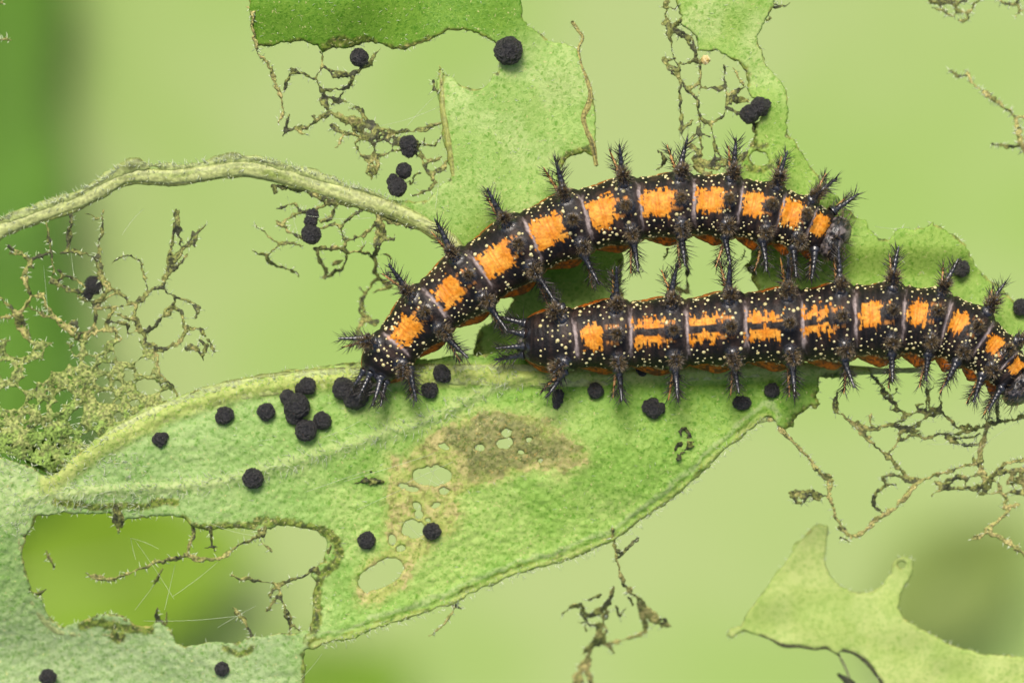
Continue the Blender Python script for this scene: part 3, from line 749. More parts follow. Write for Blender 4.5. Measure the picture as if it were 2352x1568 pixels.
GREYP = [(1040, 985), (1100, 952), (1190, 952), (1270, 985), (1320, 1030), (1325, 1075), (1270, 1080), (1210, 1060), (1150, 1085), (1090, 1080), (1050, 1040)]
MID = [(110, 1108), (140, 1092), (185, 1058), (240, 1020), (300, 985), (375, 950), (470, 915), (560, 893), (650, 880), (750, 872), (850, 866), (960, 862), (1080, 860), (1200, 862), (1320, 862), (1450, 858), (1600, 852), (1750, 846), (1900, 848), (2030, 852), (2130, 848)]
SIDE = [(60, 1142), (180, 1130), (300, 1125), (400, 1118), (500, 1108), (590, 1085), (680, 1058), (780, 1030), (860, 1002), (930, 985), (1000, 955), (1070, 920), (1130, 890), (1200, 868)]
def pdist(x, y, pl):
    dr = np.full(np.shape(x), 1e9)
    for (a0, b0), (a1, b1) in zip(pl[:-1], pl[1:]):
        ex, ey = a1 - a0, b1 - b0
        t_ = np.clip(((x - a0) * ex + (y - b0) * ey) / (ex * ex + ey * ey), 0, 1)
        dr = np.minimum(dr, np.hypot(x - a0 - t_ * ex, y - b0 - t_ * ey))
    return dr
def col_low(x, y):
    n = fbm(x / 90, y / 90, 72, 2)
    c = mix(A(150, 194, 92), A(170, 206, 112), ss(-0.3, 0.4, n))
    c = mix(c, A(160, 194, 132), ss(1000, 350, x) * 0.7)
    c = mix(c, A(122, 174, 60), ss(960, 870, y - 0.0 * x) * ss(900, 1250, x))  # deeper green beside the straight caterpillar, partly its shadow put into the colour
    c = mix(c, A(134, 182, 72), ss(1120, 930, y) * ss(1250, 1450, x) * 0.7)
    c = mix(c, A(176, 206, 140), ss(260, 60, x) * ss(1260, 1120, y))
    c = mix(c, A(164, 192, 142), ss(1330, 1480, y) * ss(800, 600, x) * 0.75)
    nw = fbm(x / 30, y / 30, 75, 2)
    sv = ss(26, 5, pdist(x, y, SIDE) + 7 * nw)
    c = mix(c, A(192, 214, 146), sv * (0.55 + 0.25 * nw))
    c = mix(c, A(190, 210, 118), ss(36, 12, pdist(x, y, MID) + 6 * nw) * 0.85)
    return c
def ex_low(c, x, y, n1, n2):
    nb_ = fbm(x / 48, y / 48, 95, 3)
    d = poly_sdf(x, y, DRY) + 12 * n1 + 16 * nb_
    g2 = poly_sdf(x, y, GREYP) + 42 * nb_ + 12 * n1
    sp = fbm(x / 4.5, y / 4.5, 91, 2)
    tan = mix(A(190, 204, 114), A(210, 204, 136), ss(-0.25, 0.35, n2 + 0.5 * sp))
    tan = mix(tan, A(146, 142, 86), ss(0.15, 0.5, n1 + 0.5 * sp) * 0.6)
    gre = mix(A(164, 168, 106), A(124, 132, 82), ss(-0.3, 0.5, sp + n1)); gre = mix(gre, A(196, 178, 108), ss(0.35, 0.6, sp))
    dry = mix(tan, gre, ss(14, -14, g2))
    c = mix(c, dry, ss(5, -3, d))
    c = mix(c, A(186, 204, 118), ss(22, 6, d) * ss(2, 6, d) * 0.7)
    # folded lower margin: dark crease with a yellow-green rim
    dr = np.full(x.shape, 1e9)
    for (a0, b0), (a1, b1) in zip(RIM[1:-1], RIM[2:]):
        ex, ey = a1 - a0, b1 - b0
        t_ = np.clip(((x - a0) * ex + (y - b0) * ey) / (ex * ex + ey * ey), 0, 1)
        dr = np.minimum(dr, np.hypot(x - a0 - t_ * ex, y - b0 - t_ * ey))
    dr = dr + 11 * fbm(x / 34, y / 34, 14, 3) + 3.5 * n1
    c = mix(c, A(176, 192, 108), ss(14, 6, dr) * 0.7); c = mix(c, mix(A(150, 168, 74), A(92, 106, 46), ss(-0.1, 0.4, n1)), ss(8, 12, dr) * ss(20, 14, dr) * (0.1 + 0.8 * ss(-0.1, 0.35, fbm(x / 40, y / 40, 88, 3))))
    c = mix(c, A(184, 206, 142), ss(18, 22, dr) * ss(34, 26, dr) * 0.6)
    return c
def z_lowr(x, y):
    dr = np.full(np.shape(x), 1e9)
    for (a0, b0), (a1, b1) in zip(RIM[1:-1], RIM[2:]):
        ex, ey = a1 - a0, b1 - b0
        t_ = np.clip(((x - a0) * ex + (y - b0) * ey) / (ex * ex + ey * ey), 0, 1)
        dr = np.minimum(dr, np.hypot(x - a0 - t_ * ex, y - b0 - t_ * ey))
    dr = dr + 6 * fbm(x / 30, y / 30, 14, 3)
    dm, ds = pdist(x, y, MID), pdist(x, y, SIDE)
    return z_low(x, y) + 0.016 * np.exp(-(dm / 17) ** 2) + 0.012 * np.exp(-(ds / 13) ** 2) - 0.006 * np.exp(-((dm - 34) / 10) ** 2) + 0.004 * np.exp(-((dr - 5) / 5) ** 2) - 0.003 * np.exp(-((dr - 14) / 5) ** 2) + 0.006 * np.exp(-((dr - 28) / 12) ** 2) + 0.006 * fbm(x / 14, y / 14, 4, 2)
DH = [(993, 1094, 46, 24), (1158, 1016, 20, 12), (1160, 994, 12, 8), (1103, 1031, 11, 9), (1019, 1129, 11, 8), (927, 1116, 10, 5), (873, 1321, 57, 29, -28), (948, 1214, 26, 20),
      (960, 1181, 11, 9), (900, 1238, 10, 14), (920, 1261, 10, 8), (982, 1195, 6, 5), (945, 1124, 14, 6), (1000, 1160, 9, 4), (1020, 1026, 14, 6), (1200, 1040, 7, 5), (1245, 1060, 6, 4), (955, 1165, 10, 8), (1215, 1010, 6, 5)]
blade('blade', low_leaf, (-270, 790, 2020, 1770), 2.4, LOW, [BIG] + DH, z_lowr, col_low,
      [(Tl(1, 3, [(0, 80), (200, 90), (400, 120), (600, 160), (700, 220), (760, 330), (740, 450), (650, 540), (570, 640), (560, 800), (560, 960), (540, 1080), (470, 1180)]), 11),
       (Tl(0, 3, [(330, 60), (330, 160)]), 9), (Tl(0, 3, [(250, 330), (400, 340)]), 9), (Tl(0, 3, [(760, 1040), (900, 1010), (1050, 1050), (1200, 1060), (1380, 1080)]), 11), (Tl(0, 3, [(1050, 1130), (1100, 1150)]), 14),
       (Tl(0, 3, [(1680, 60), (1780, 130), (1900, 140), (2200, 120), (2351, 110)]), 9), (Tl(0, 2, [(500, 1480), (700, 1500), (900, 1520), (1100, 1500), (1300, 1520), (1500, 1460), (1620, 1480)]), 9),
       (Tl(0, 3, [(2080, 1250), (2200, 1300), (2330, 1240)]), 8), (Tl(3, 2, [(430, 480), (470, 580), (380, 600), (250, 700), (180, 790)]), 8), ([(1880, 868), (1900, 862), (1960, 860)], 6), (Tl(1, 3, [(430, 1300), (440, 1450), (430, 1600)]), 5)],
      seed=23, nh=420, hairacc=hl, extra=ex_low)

vein('midrib', low_leaf, MID, [8, 22, 25, 24, 23, 23, 25, 26, 23, 19, 12, 4], lambda x, y: z_low(x, y) + 0.010, A(198, 213, 126), noise=0.10, flat=0.24, second=A(160, 186, 84), seed=44, streak=0.5)
vein_hairs(hl, MID[:14], 17, z_low, 420, 9, 22, 1.1, side=(0.2, 1.1)); vein_hairs(hl, MID[:14], 17, z_low, 160, 8, 18, 0.9)
MG = [(x, y - 20) for x, y in MID[5:13]]
vein('vein_margin', low_leaf, MG, [5, 7, 6, 7, 5], z_low, A(158, 172, 84), lift=0.008, noise=0.8, second=A(100, 110, 50), seed=48, sides=10, streak=0.6)
vein_hairs(hl, SIDE, 22, z_low, 420, 12, 28, 0.85)
vein('vein', low_leaf, [(60, 1190), (45, 1250), (50, 1310), (68, 1370), (110, 1430), (150, 1450), (230, 1452), (330, 1462)], [8, 6, 6, 9, 10, 7, 4], lambda x, y: z_low(x, y) + 0.0, A(184, 198, 124), noise=0.4, flat=0.6, second=A(140, 160, 84), seed=57)
vein('vein', low_leaf, [(1760, 962), (1700, 978), (1660, 990), (1600, 1030), (1560, 1080)], [6, 5, 4, 3], z_low, A(180, 200, 118), noise=0.3, flat=0.5, seed=59)
vein_hairs(hl, RIM[1:], 8, z_low, 380, 7, 15, 1.15)
lying(hl, 700, lambda x, y: (poly_sdf(x, y, LOW) < -8) & (poly_sdf(x, y, BIG) > 8) & (poly_sdf(x, y, DRY) > 4), z_low, (0, 860, 1850, 1568), 6, 16, 0.8)
lying(hl, 620, lambda x, y: (poly_sdf(x, y, LOW) < -8) & (poly_sdf(x, y, BIG) > 8), z_low, (0, 1040, 330, 1230), 8, 18, 1.0)

LU = []
# left net
for a in ([(430, 470), (440, 600), (460, 720), (490, 850), (490, 950), (470, 1010)], 11, 1.1), ([(650, 400), (640, 550), (620, 690), (600, 750)], [20, 18, 22, 22], 2), \
        ([(940, 370), (930, 560), (910, 750), (920, 900), (930, 980), (980, 1060)], [9, 12, 22, 24, 26, 30], 1.6), ([(570, 765), (680, 740), (800, 775), (860, 790), (900, 850)], [18, 24, 14, 24, 10], 1.9), \
        ([(800, 390), (900, 440)], 12, 1.8), ([(1600, 150), (1620, 300), (1610, 480), (1580, 650), (1560, 850), (1510, 1010), (1500, 1070)], [30, 14, 24, 18, 30, 28, 16], 1.9), \
        ([(1650, 350), (1640, 520), (1660, 690)], [11, 18, 8], 1.8), ([(1590, 870), (1680, 720), (1770, 650), (1790, 580), (1895, 500)], [14, 28, 26, 22, 9], 1.8), ([(1780, 560), (1785, 640), (1795, 705)], [8, 26, 8], 2), \
        ([(1730, 765), (1640, 870), (1560, 930)], [14, 18, 20], 1.8), ([(1030, 850), (1130, 790), (1220, 780), (1290, 840), (1330, 950), (1350, 1090)], [6, 12, 9, 12, 13, 9], 1.5), \
        ([(1500, 1060), (1400, 1095), (1340, 1130), (1270, 1200), (1200, 1210), (1100, 1130), (1020, 1080)], [16, 12, 28, 22, 18, 16, 22], 1.5), ([(1500, 1060), (1560, 1130), (1660, 1170), (1780, 1230), (1820, 1280), (1800, 1350)], [14, 16, 15, 10, 22, 18], 1.4), \
        ([(1600, 1180), (1590, 1250), (1490, 1350), (1420, 1430), (1320, 1480), (1280, 1440), (1240, 1340), (1240, 1220)], [16, 30, 16, 22, 24, 20, 18, 18], 1.4), ([(1590, 1260), (1660, 1300), (1680, 1400), (1720, 1450), (1820, 1450), (1890, 1510)], [28, 24, 26, 36, 36, 22], 1.5), \
        ([(1320, 1480), (1340, 1600)], 26, 1.2), ([(1720, 1460), (1650, 1580)], [26, 16], 1.4), ([(60, 680), (120, 740), (190, 760), (280, 820), (400, 770), (450, 755)], [12, 26, 20, 14, 16, 9], 1.6), \
        ([(280, 830), (230, 950), (240, 1050), (280, 1150), (240, 1220), (170, 1300), (100, 1250), (-20, 1140)], [14, 26, 20, 24, 18, 22, 18, 14], 0.8), ([(270, 880), (310, 890)], 20, 2), \
        ([(470, 1015), (560, 1050), (650, 1100), (760, 1110)], [18, 18, 12, 16], 1.5), ([(470, 1010), (570, 990), (540, 900)], [14, 16, 14], 1.6), ([(590, 970), (700, 1000), (770, 1060)], [12, 10, 18], 1.5), \
        ([(400, 1150), (420, 1230), (500, 1340), (600, 1430), (700, 1500), (730, 1600)], [24, 20, 26, 28, 30, 30], 0.4), ([(280, 1150), (400, 1150)], 20, 1), ([(170, 1300), (190, 1420), (240, 1500), (270, 1600)], [18, 40, 36, 30], 0.8), ([(-20, 1340), (150, 1330)], 14, 0.8), \
        ([(250, 1230), (400, 1330), (480, 1360)], [12, 22, 20], 0.9), ([(870, 1250), (1060, 1260), (1200, 1220)], 15, 0.9), ([(880, 1290), (870, 1440), (800, 1520), (760, 1580)], [26, 36, 30, 26], 0.9), ([(1060, 1260), (1000, 1350), (990, 1450), (1060, 1470)], 15, 1.1), \
        ([(1080, 1310), (1200, 1360), (1240, 1340)], 14, 1.1), ([(1000, 1380), (1150, 1400), (1180, 1500)], [16, 16, 12], 1), ([(1180, 1500), (1290, 1480)], 9, 1), ([(880, 1480), (1050, 1460), (1110, 1600)], 17, 0.8), ([(640, 1400), (680, 1390), (720, 1430)], 20, 2), ([(940, 1000), (1000, 1080), (900, 1200), (870, 1260)], [20, 30, 26, 26], 1.2), ([(700, 1150), (780, 1180), (860, 1210)], [14, 16, 14], 1.7), \
        ([(960, 1180), (1060, 1130), (1170, 1170)], 12, 1), ([(90, 1250), (150, 1330)], 20, 0.3), ([(700, 1500), (800, 1480), (880, 1490)], 18, 0.8):
    st(0, 1, *a)
for a in ([(1320, -10), (1310, 80), (1240, 170), (1060, 190)], [26, 26, 22, 18], 1), ([(1340, 20), (1470, 70), (1620, 20), (1650, -20)], [26, 26, 22, 18], 1.2), ([(1400, 80), (1440, 180), (1480, 310), (1600, 430), (1650, 520)], [24, 28, 18, 12, 14], 1.1), \
        ([(1680, 70), (1800, 60), (1850, 110), (1870, 175)], [14, 40, 34, 8], 1.7), ([(1840, -20), (1890, 40), (1880, 100)], [22, 24, 20], 1.7), ([(1920, -20), (1950, 50), (1975, 100)], [18, 12, 10], 1.7), ([(1740, 480), (1830, 450)], 18, 1.6), ([(1580, 400), (1560, 380)], 14, 1.8), ([(1640, 540), (1700, 560), (1800, 520)], 14, 0.8):
    st(0, 2, *a)
# hole lower left
for a in ([(790, 560), (920, 600), (1020, 620), (1110, 590), (1220, 540), (1300, 520), (1420, 460), (1560, 440), (1720, 390), (1800, 430), (1930, 430), (2020, 420), (2150, 340), (2240, 280), (2370, 220)], [10, 18, 14, 16, 18, 20, 16, 16, 22, 20, 16, 20, 10, 11, 16], 0.7), \
        ([(1780, 110), (1770, 230), (1730, 350)], [24, 18, 18], 1.2), ([(1930, 140), (1940, 280), (1980, 370)], [18, 18, 12], 1.8), ([(1880, 320), (1990, 320)], 14, 1.7), ([(1490, 510), (1440, 620), (1400, 670)], [10, 18, 10], 1.8), ([(2130, 880), (2230, 970), (2300, 1090), (2330, 1150)], [12, 20, 13, 16], 1), ([(2120, 575), (2200, 605), (2260, 600), (2370, 625)], [9, 14, 14, 10], 1.5), \
        ([(1060, -40), (1090, 60), (1100, 180)], [46, 36, 12], 1.4), ([(1440, 870), (1450, 980), (1500, 1060), (1570, 1110)], [12, 28, 34, 14], 2), ([(1500, 1050), (1540, 980), (1520, 900)], 9, 1), ([(280, 720), (370, 750), (440, 710)], [14, 18, 9], 1.5), ([(430, 350), (460, 420), (500, 520)], [10, 14, 10], 0.8), ([(900, 1040), (960, 950), (1080, 950), (1180, 1000)], [14, 14, 18, 14], 1.5):
    st(0, 3, *a)
for a in ([(-20, 240), (30, 205), (100, 130)], [14, 26, 30], 0.8), ([(30, 250), (90, 300), (150, 360)], 9, 1.2), ([(600, 580), (540, 520), (430, 590), (330, 620), (210, 660), (150, 650), (-20, 615)], [40, 36, 12, 20, 14, 12, 10], 1.3), ([(190, 660), (220, 740), (170, 820), (90, 900)], [12, 12, 12, 18], 1.4), ([(170, 690), (130, 790)], 16, 1.6), \
        ([(220, 780), (250, 840), (280, 920), (310, 1010), (310, 1130)], [8, 12, 20, 16, 16], 1.3), ([(310, 1000), (400, 1080)], 11, 0.8), ([(1830, 770), (1845, 870)], [22, 12], 2), ([(1825, 800), (1810, 920), (1700, 1050), (1640, 1090), (1575, 1135)], [20, 11, 14, 10, 6], 0.3), ([(1845, 870), (1880, 890)], 14, 2), ([(680, 300), (665, 400), (620, 430)], [14, 10, 12], 0.8):
    st(1, 3, *a)
# right-hand net
for a in ([(-60, 680), (80, 740), (150, 850), (260, 950), (370, 1070), (420, 1140), (480, 1220), (570, 1290), (560, 1390), (580, 1470), (615, 1580)], [24, 22, 20, 18, 16, 14, 16, 20, 20, 16, 14], 0.1), ([(200, 1390), (300, 1455), (380, 1390), (450, 1430), (540, 1420)], [14, 34, 40, 30, 12], 1.8), ([(210, 1380), (330, 1380), (420, 1370)], 20, 1.8), ([(520, 1230), (570, 1240)], 24, 1.5), \
        ([(640, 470), (620, 560), (640, 650), (750, 730), (830, 790), (890, 860), (960, 930), (1060, 1020), (1110, 1070), (1200, 1160), (1270, 1220), (1380, 1285)], [22, 20, 14, 16, 26, 20, 16, 18, 30, 14, 18, 30], 1.0), \
        ([(830, 790), (980, 800), (1100, 770), (1200, 780), (1350, 770), (1490, 670), (1560, 640)], [24, 16, 16, 18, 16, 18, 22], 1.1), ([(945, 655), (940, 730), (980, 790)], [10, 12, 12], 0.2), ([(820, 740), (870, 780)], 22, 2), \
        ([(950, 300), (1040, 410), (1090, 500), (1150, 550), (1180, 620), (1260, 670), (1230, 730), (1170, 745)], [14, 12, 28, 32, 22, 14, 16, 16], 1.8), ([(1140, 490), (1205, 440)], [26, 10], 2), ([(1120, 630), (1190, 620)], 16, 1.7), ([(1260, 670), (1340, 660), (1480, 640)], 11, 1.2), \
        ([(1460, 420), (1470, 560), (1480, 640), (1550, 650), (1590, 590), (1570, 520)], [11, 22, 20, 36, 22, 14], 1.7), ([(1460, 460), (1530, 420)], [20, 6], 2), ([(1345, 590), (1400, 630), (1480, 620)], [18, 14, 14], 1.4), ([(1360, 590), (1420, 575)], 12, 1.4), ([(1590, 650), (1680, 730), (1740, 780), (1870, 800), (2000, 770), (2100, 740), (2220, 720), (2370, 690)], [22, 14, 28, 14, 14, 18, 12, 36], 1.3), \
        ([(2110, 470), (2110, 620), (2110, 730)], [18, 16, 16], 1.2), ([(2030, 770), (2000, 860), (1960, 960), (1950, 1080), (1970, 1200), (1985, 1290)], [20, 18, 18, 24, 30, 22], 0.2), ([(1200, 910), (1330, 870), (1450, 880), (1600, 850), (1740, 850), (1870, 800)], [14, 16, 20, 14, 12, 12], 1.3), ([(1210, 900), (1150, 980), (1080, 1030)], 11, 0.2), \
        ([(1200, 780), (1220, 890)], 18, 1), ([(1220, 830), (1290, 810), (1380, 830)], [22, 28, 14], 1), ([(1640, 890), (1750, 945), (1870, 945), (1940, 930)], [20, 18, 14, 14], 1.5), ([(1650, 880), (1760, 890), (1880, 870), (1950, 845)], 12, 1.6), \
        ([(1380, 1285), (1500, 1240), (1650, 1200), (1780, 1150), (1870, 1130), (1950, 1100)], [26, 16, 17, 15, 14, 20], 0.1), ([(1380, 1285), (1300, 1380), (1220, 1470), (1150, 1540), (1060, 1580)], [28, 20, 20, 16, 14], 0.1), ([(1380, 1280), (1250, 1260), (1130, 1220), (1050, 1250)], [28, 26, 14, 14], 1.1), ([(1080, 1320), (990, 1390), (970, 1500), (1030, 1560)], [24, 20, 18, 12], 1.7), ([(1040, 1260), (1090, 1320)], 18, 1.4), ([(1080, 1310), (1170, 1310)], 12, 1.6), \
        ([(1540, 1280), (1620, 1330), (1700, 1260), (1850, 1240), (1950, 1220)], [12, 36, 20, 12, 14], 1.6), ([(1505, 1430), (1550, 1375), (1650, 1350), (1780, 1350), (1900, 1340), (1980, 1320)], [9, 12, 14, 11, 18, 20], 1.2), ([(1820, 1250), (1810, 1340)], 12, 1.6), ([(1890, 1340), (1950, 1380), (2060, 1260)], [14, 42, 26], 2), ([(1890, 1080), (1940, 1130)], 26, 2), \
        ([(1985, 1280), (2100, 1200), (2200, 1110), (2370, 1080)], [18, 18, 18, 26], 1), ([(2000, 1250), (2110, 1300), (2120, 1380), (2010, 1400)], [18, 24, 22, 14], 0.5), ([(2130, 1380), (2190, 1450), (2180, 1520), (2300, 1500)], [18, 18, 26, 24], 0.3), ([(2120, 1210), (2240, 1190), (2370, 1180)], [20, 28, 30], 0.7), ([(2200, 1300), (2290, 1270), (2370, 1290)], [28, 36, 34], 0.4), ([(2180, 1400), (2290, 1380), (2370, 1400)], [20, 30, 30], 0.4), ([(2240, 1190), (2230, 1300), (2290, 1390)], 16, 0.6), ([(2320, 1180), (2340, 1280), (2330, 1400)], 16, 0.6), ([(2060, 700), (2010, 700), (2030, 760)], 12, 1.2):
    st(3, 2, *a)
for a in ([(595, -20), (650, 90), (700, 180), (760, 225), (880, 190), (940, 130), (980, 80), (1060, 20), (1140, -10)], [14, 14, 20, 22, 16, 12, 22, 16, 14], 0.2), ([(640, 150), (710, 150)], 18, 2), ([(670, 240), (750, 275)], 14, 1.6), ([(2230, -20), (2080, 100), (2000, 180), (1870, 250)], [18, 18, 28, 18], 0), ([(2000, 180), (2150, 240), (2300, 340), (2370, 400)], [24, 20, 22, 20], 0):
    st(3, 3, *a)
# hanging shred below the margin
for a in ([(920, 140), (940, 310), (970, 450), (990, 570), (1050, 690), (1150, 780), (1250, 900), (1320, 980), (1470, 1050)], [26, 18, 12, 14, 16, 22, 26, 44, 8], 0.4), ([(990, 400), (1090, 290), (1155, 245)], [16, 14, 18], 1.9), ([(960, 360), (1020, 360)], 16, 1.7), ([(945, 690), (900, 800), (860, 930), (820, 1100), (790, 1220)], [10, 34, 40, 34, 44], 1.0), ([(880, 810), (760, 940), (640, 930), (640, 850), (500, 900), (470, 950)], [26, 30, 18, 18, 16, 8], 1.6), \
        ([(640, 930), (720, 1030), (800, 1020)], [14, 36, 30], 2), ([(715, 805), (820, 765)], 14, 1.8), ([(1150, 800), (1200, 950), (1220, 1080), (1130, 1130), (940, 1190), (850, 1210)], [22, 28, 18, 12, 18, 24], 0.6), ([(950, 850), (1000, 950), (1050, 880)], 13, 1.3), ([(1070, 780), (1110, 850)], 14, 1.6), ([(740, 1210), (640, 1310)], [30, 14], 1.6), ([(880, 1200), (930, 1290)], 16, 1.6), ([(720, 1270), (640, 1430), (580, 1600)], [20, 36, 36], 0.2), ([(730, 1290), (690, 1420), (740, 1600)], [16, 26, 22], 0.2), ([(1330, 1000), (1420, 1010)], [34, 40], 2), ([(610, 1000), (660, 1020), (680, 1080)], 9, 2):
    st(2, 3, *a)
MEM = Tl(0, 2, [(-40, -20), (300, -20), (420, 0), (640, 20), (720, -20), (830, -10), (940, 20), (1040, -20), (1300, 0), (1400, 60), (1440, 200), (1480, 300), (1620, 450), (1640, 540), (1400, 620), (1100, 800), (900, 950), (700, 1060), (600, 1160), (480, 1210), (300, 1110), (-40, 1010)])
MEMH = [(170, 60, 130, 90), (530, 140, 130, 140, 20), (340, 270, 130, 110), (50, 260, 70, 90), (250, 390, 80, 60), (100, 520, 130, 110), (590, 510, 80, 70), (395, 620, 38, 65), (530, 610, 55, 45), (310, 550, 45, 30),
        (960, 510, 90, 55), (945, 370, 65, 55), (1180, 80, 130, 110), (870, 50, 80, 70), (820, 170, 60, 50), (1330, 230, 90, 80), (1360, 420, 120, 70), (1550, 510, 80, 65), (820, 890, 80, 62, -30), (690, 720, 50, 80), (735, 650, 30, 60),
        (360, 800, 45, 30), (250, 690, 35, 25), (970, 230, 70, 40), (1090, 690, 40, 50), (880, 755, 30, 15), (510, 720, 25, 22), (1180, 300, 50, 60), (690, 190, 40, 50), (700, 60, 40, 60), (1020, 130, 40, 30), (1240, 560, 50, 26), (1080, 400, 34, 40), (760, 800, 24, 18), (1090, 560, 26, 22), (440, 480, 22, 18), (640, 330, 20, 18), (1060, 300, 22, 18), (20, 700, 18, 16)]
MEMH = [(e[0] / 4, 784 + e[1] / 4, e[2] / 4, e[3] / 4) + tuple(e[4:]) for e in MEMH]
lace('vein_net', low_leaf, (-30, 480, 2380, 1590), LU, z_lace_low, seed=60, nh=1500, hairacc=hl, regions=[(MEM, -0.25)], holes=MEMH)
# green folded tissue at the base of the left net
FOLD = [(-20, 985), (30, 990), (70, 1000), (110, 1005), (150, 1010), (185, 1020), (190, 1045), (165, 1065), (130, 1092), (100, 1085), (60, 1062), (20, 1040), (-20, 1025)]
blade('blade', low_leaf, (-30, 960, 220, 1110), 2.4, FOLD, [], lambda x, y: z_low(x, y) - 0.05, lambda x, y: mix(A(130, 168, 62), A(92, 136, 60), ss(-0.3, 0.4, fbm(x / 14, y / 14, 8, 2))), [([(20, 1020), (80, 1040), (120, 1070)], 4)], seed=27)
o = hl.obj('leaf_hairs', M_hair, low_leaf); o['kind'] = 'stuff'

# ------------------------------------------------------------------ torn leaf, strands, shreds
torn = empty('torn_leaf', WV(2000, 1450, -0.40), 'torn out-of-focus leaf with two prongs, one ending in a tiny ring', 'leaf')
ht_ = Acc()
TORN = [(1876, 1204), (1904, 1208), (1899, 1246), (1894, 1283), (1906, 1321), (1934, 1348), (1964, 1361), (1996, 1361), (2029, 1338), (2044, 1316), (2051, 1293), (2059, 1283), (2076, 1279),
        (2096, 1286), (2099, 1306), (2086, 1336), (2066, 1366), (2064, 1396), (2079, 1423), (2114, 1441), (2139, 1456), (2176, 1476), (2214, 1491), (2264, 1501), (2352, 1506), (2420, 1510), (2600, 1530), (2600, 1740), (2110, 1740),
        (2029, 1568), (2014, 1546), (1989, 1518), (1964, 1498), (1936, 1491), (1924, 1501), (1899, 1486), (1869, 1488), (1834, 1483), (1799, 1481), (1764, 1463), (1708, 1448), (1683, 1463), (1668, 1458), (1676, 1446),
        (1701, 1436), (1711, 1416), (1731, 1388), (1751, 1358), (1764, 1346), (1779, 1316), (1814, 1276), (1824, 1251), (1846, 1236), (1864, 1213)]
z_torn = lambda x, y: -0.40 + 0.03 * fbm(x / 120, y / 120, 2, 2)
blade('blade', torn, (1650, 1190, 2610, 1750), 2.6, TORN, [(2071, 1297, 9, 8)], z_torn, lambda x, y: mix(A(176, 204, 116), A(186, 210, 128), ss(-0.3, 0.3, fbm(x / 60, y / 60, 5, 2))),
      [([(1830, 1245), (1860, 1215)], 3)], mat=M_leaf_far, seed=31, warp=2.5, rim=0.4, nh=160, hairacc=ht_)
vein('dark_edge', torn, [(1680, 1452), (1710, 1446), (1764, 1462), (1799, 1480), (1834, 1484), (1869, 1488), (1899, 1486), (1926, 1502)], [4, 4, 4, 5, 4, 4, 5, 3], z_torn, A(86, 88, 52), noise=0.4, seed=3, second=A(52, 54, 36), mat=M_lace)
vein('dark_edge', torn, [(1930, 1492), (1962, 1498), (1989, 1518), (2012, 1546), (2028, 1572), (2040, 1600)], [3, 5, 6, 6, 6, 5], z_torn, A(84, 88, 52), noise=0.4, seed=4, second=A(56, 58, 40), mat=M_lace)
vein('shred', torn, [(1926, 1502), (1945, 1540), (1955, 1580)], [3, 4, 3], z_torn, A(150, 160, 108), noise=0.4, seed=9, mat=M_lace)
vein('shred', torn, [(1925, 1548), (1945, 1562), (1960, 1590)], [6, 12, 14], z_torn, A(60, 66, 40), noise=0.5, seed=10, mat=M_lace)
o = ht_.obj('leaf_hairs', M_hair, torn); o['kind'] = 'stuff'

def strand(name, label, strokes, box, z, loc, seed, nh=120):
    r = empty(name, WV(*loc, z), label, 'leaf remains')
    h_ = Acc()
    lace('vein', r, box, strokes, lambda x, y: z + 0.04 * fbm(x / 45, y / 45, seed, 2), seed=seed, nh=nh, hairacc=h_)
    q = h_.obj('leaf_hairs', M_hair, r); q['kind'] = 'stuff'
LU = []
st(3, 0, [(1820, 680), (1940, 810), (2070, 910), (2180, 1000), (2270, 1060), (2400, 1085)], [12, 20, 22, 24, 24, 18], 0); st(3, 0, [(2270, 1060), (2300, 1180), (2310, 1300), (2400, 1430)], [24, 22, 26, 24], 0); st(3, 0, [(2060, 1330), (2160, 1330), (2240, 1360), (2310, 1330)], [13, 12, 20, 16], 1.7)
st(3, 0, [(1800, 640), (1850, 690)], [6, 14], 0); st(3, 0, [(1680, 650), (1730, 690), (1790, 705), (1840, 690)], [14, 18, 13, 13], 1.6)
strand('dry_vein_strand', 'bare forked straw-coloured vein strand sticking out above the right-hand caterpillar', LU, (2160, 140, 2400, 420), -0.22, (2300, 280), 77)
LU = []
st(3, 0, [(1420, -30), (1560, 20), (1700, 20), (1810, 20)], [20, 24, 26, 24], 1.3); st(3, 0, [(1580, 20), (1590, 90)], 20, 1.4); st(3, 0, [(1730, 20), (1740, 100), (1800, 130), (1850, 120), (1890, 60), (1940, -20)], [22, 16, 13, 15, 15, 15], 0.9); st(3, 0, [(1510, 70), (1600, 110), (1690, 145), (1740, 110)], [7, 10, 12, 10], 0.8)
st(3, 0, [(1850, 125), (1820, 190), (1750, 190)], [16, 16, 26], 1.5); st(3, 0, [(1640, -30), (1660, 30)], 20, 1.4); st(3, 0, [(2090, -20), (2180, 40), (2270, 50), (2290, 0)], [14, 14, 24, 20], 1.6); st(3, 0, [(2290, 40), (2320, 100), (2275, 165)], [10, 9, 6], 0.2); st(3, 0, [(2320, 110), (2370, 70)], 10, 0)
strand('leaf_shred', 'scrap of olive leaf lace dangling into view at the upper right corner', LU, (2100, -30, 2380, 60), -0.2, (2220, 20), 79)
LU = []
st(0, 0, [(-30, 340), (20, 370), (60, 360), (100, 370)], [20, 18, 14, 8], 0.3); st(0, 0, [(-20, 20), (10, 30), (20, -10)], 16, 1)
strand('leaf_shred', 'tiny tan shred at the left border above the bare stalk', LU, (-20, -20, 40, 110), -0.1, (10, 92), 81, 16)

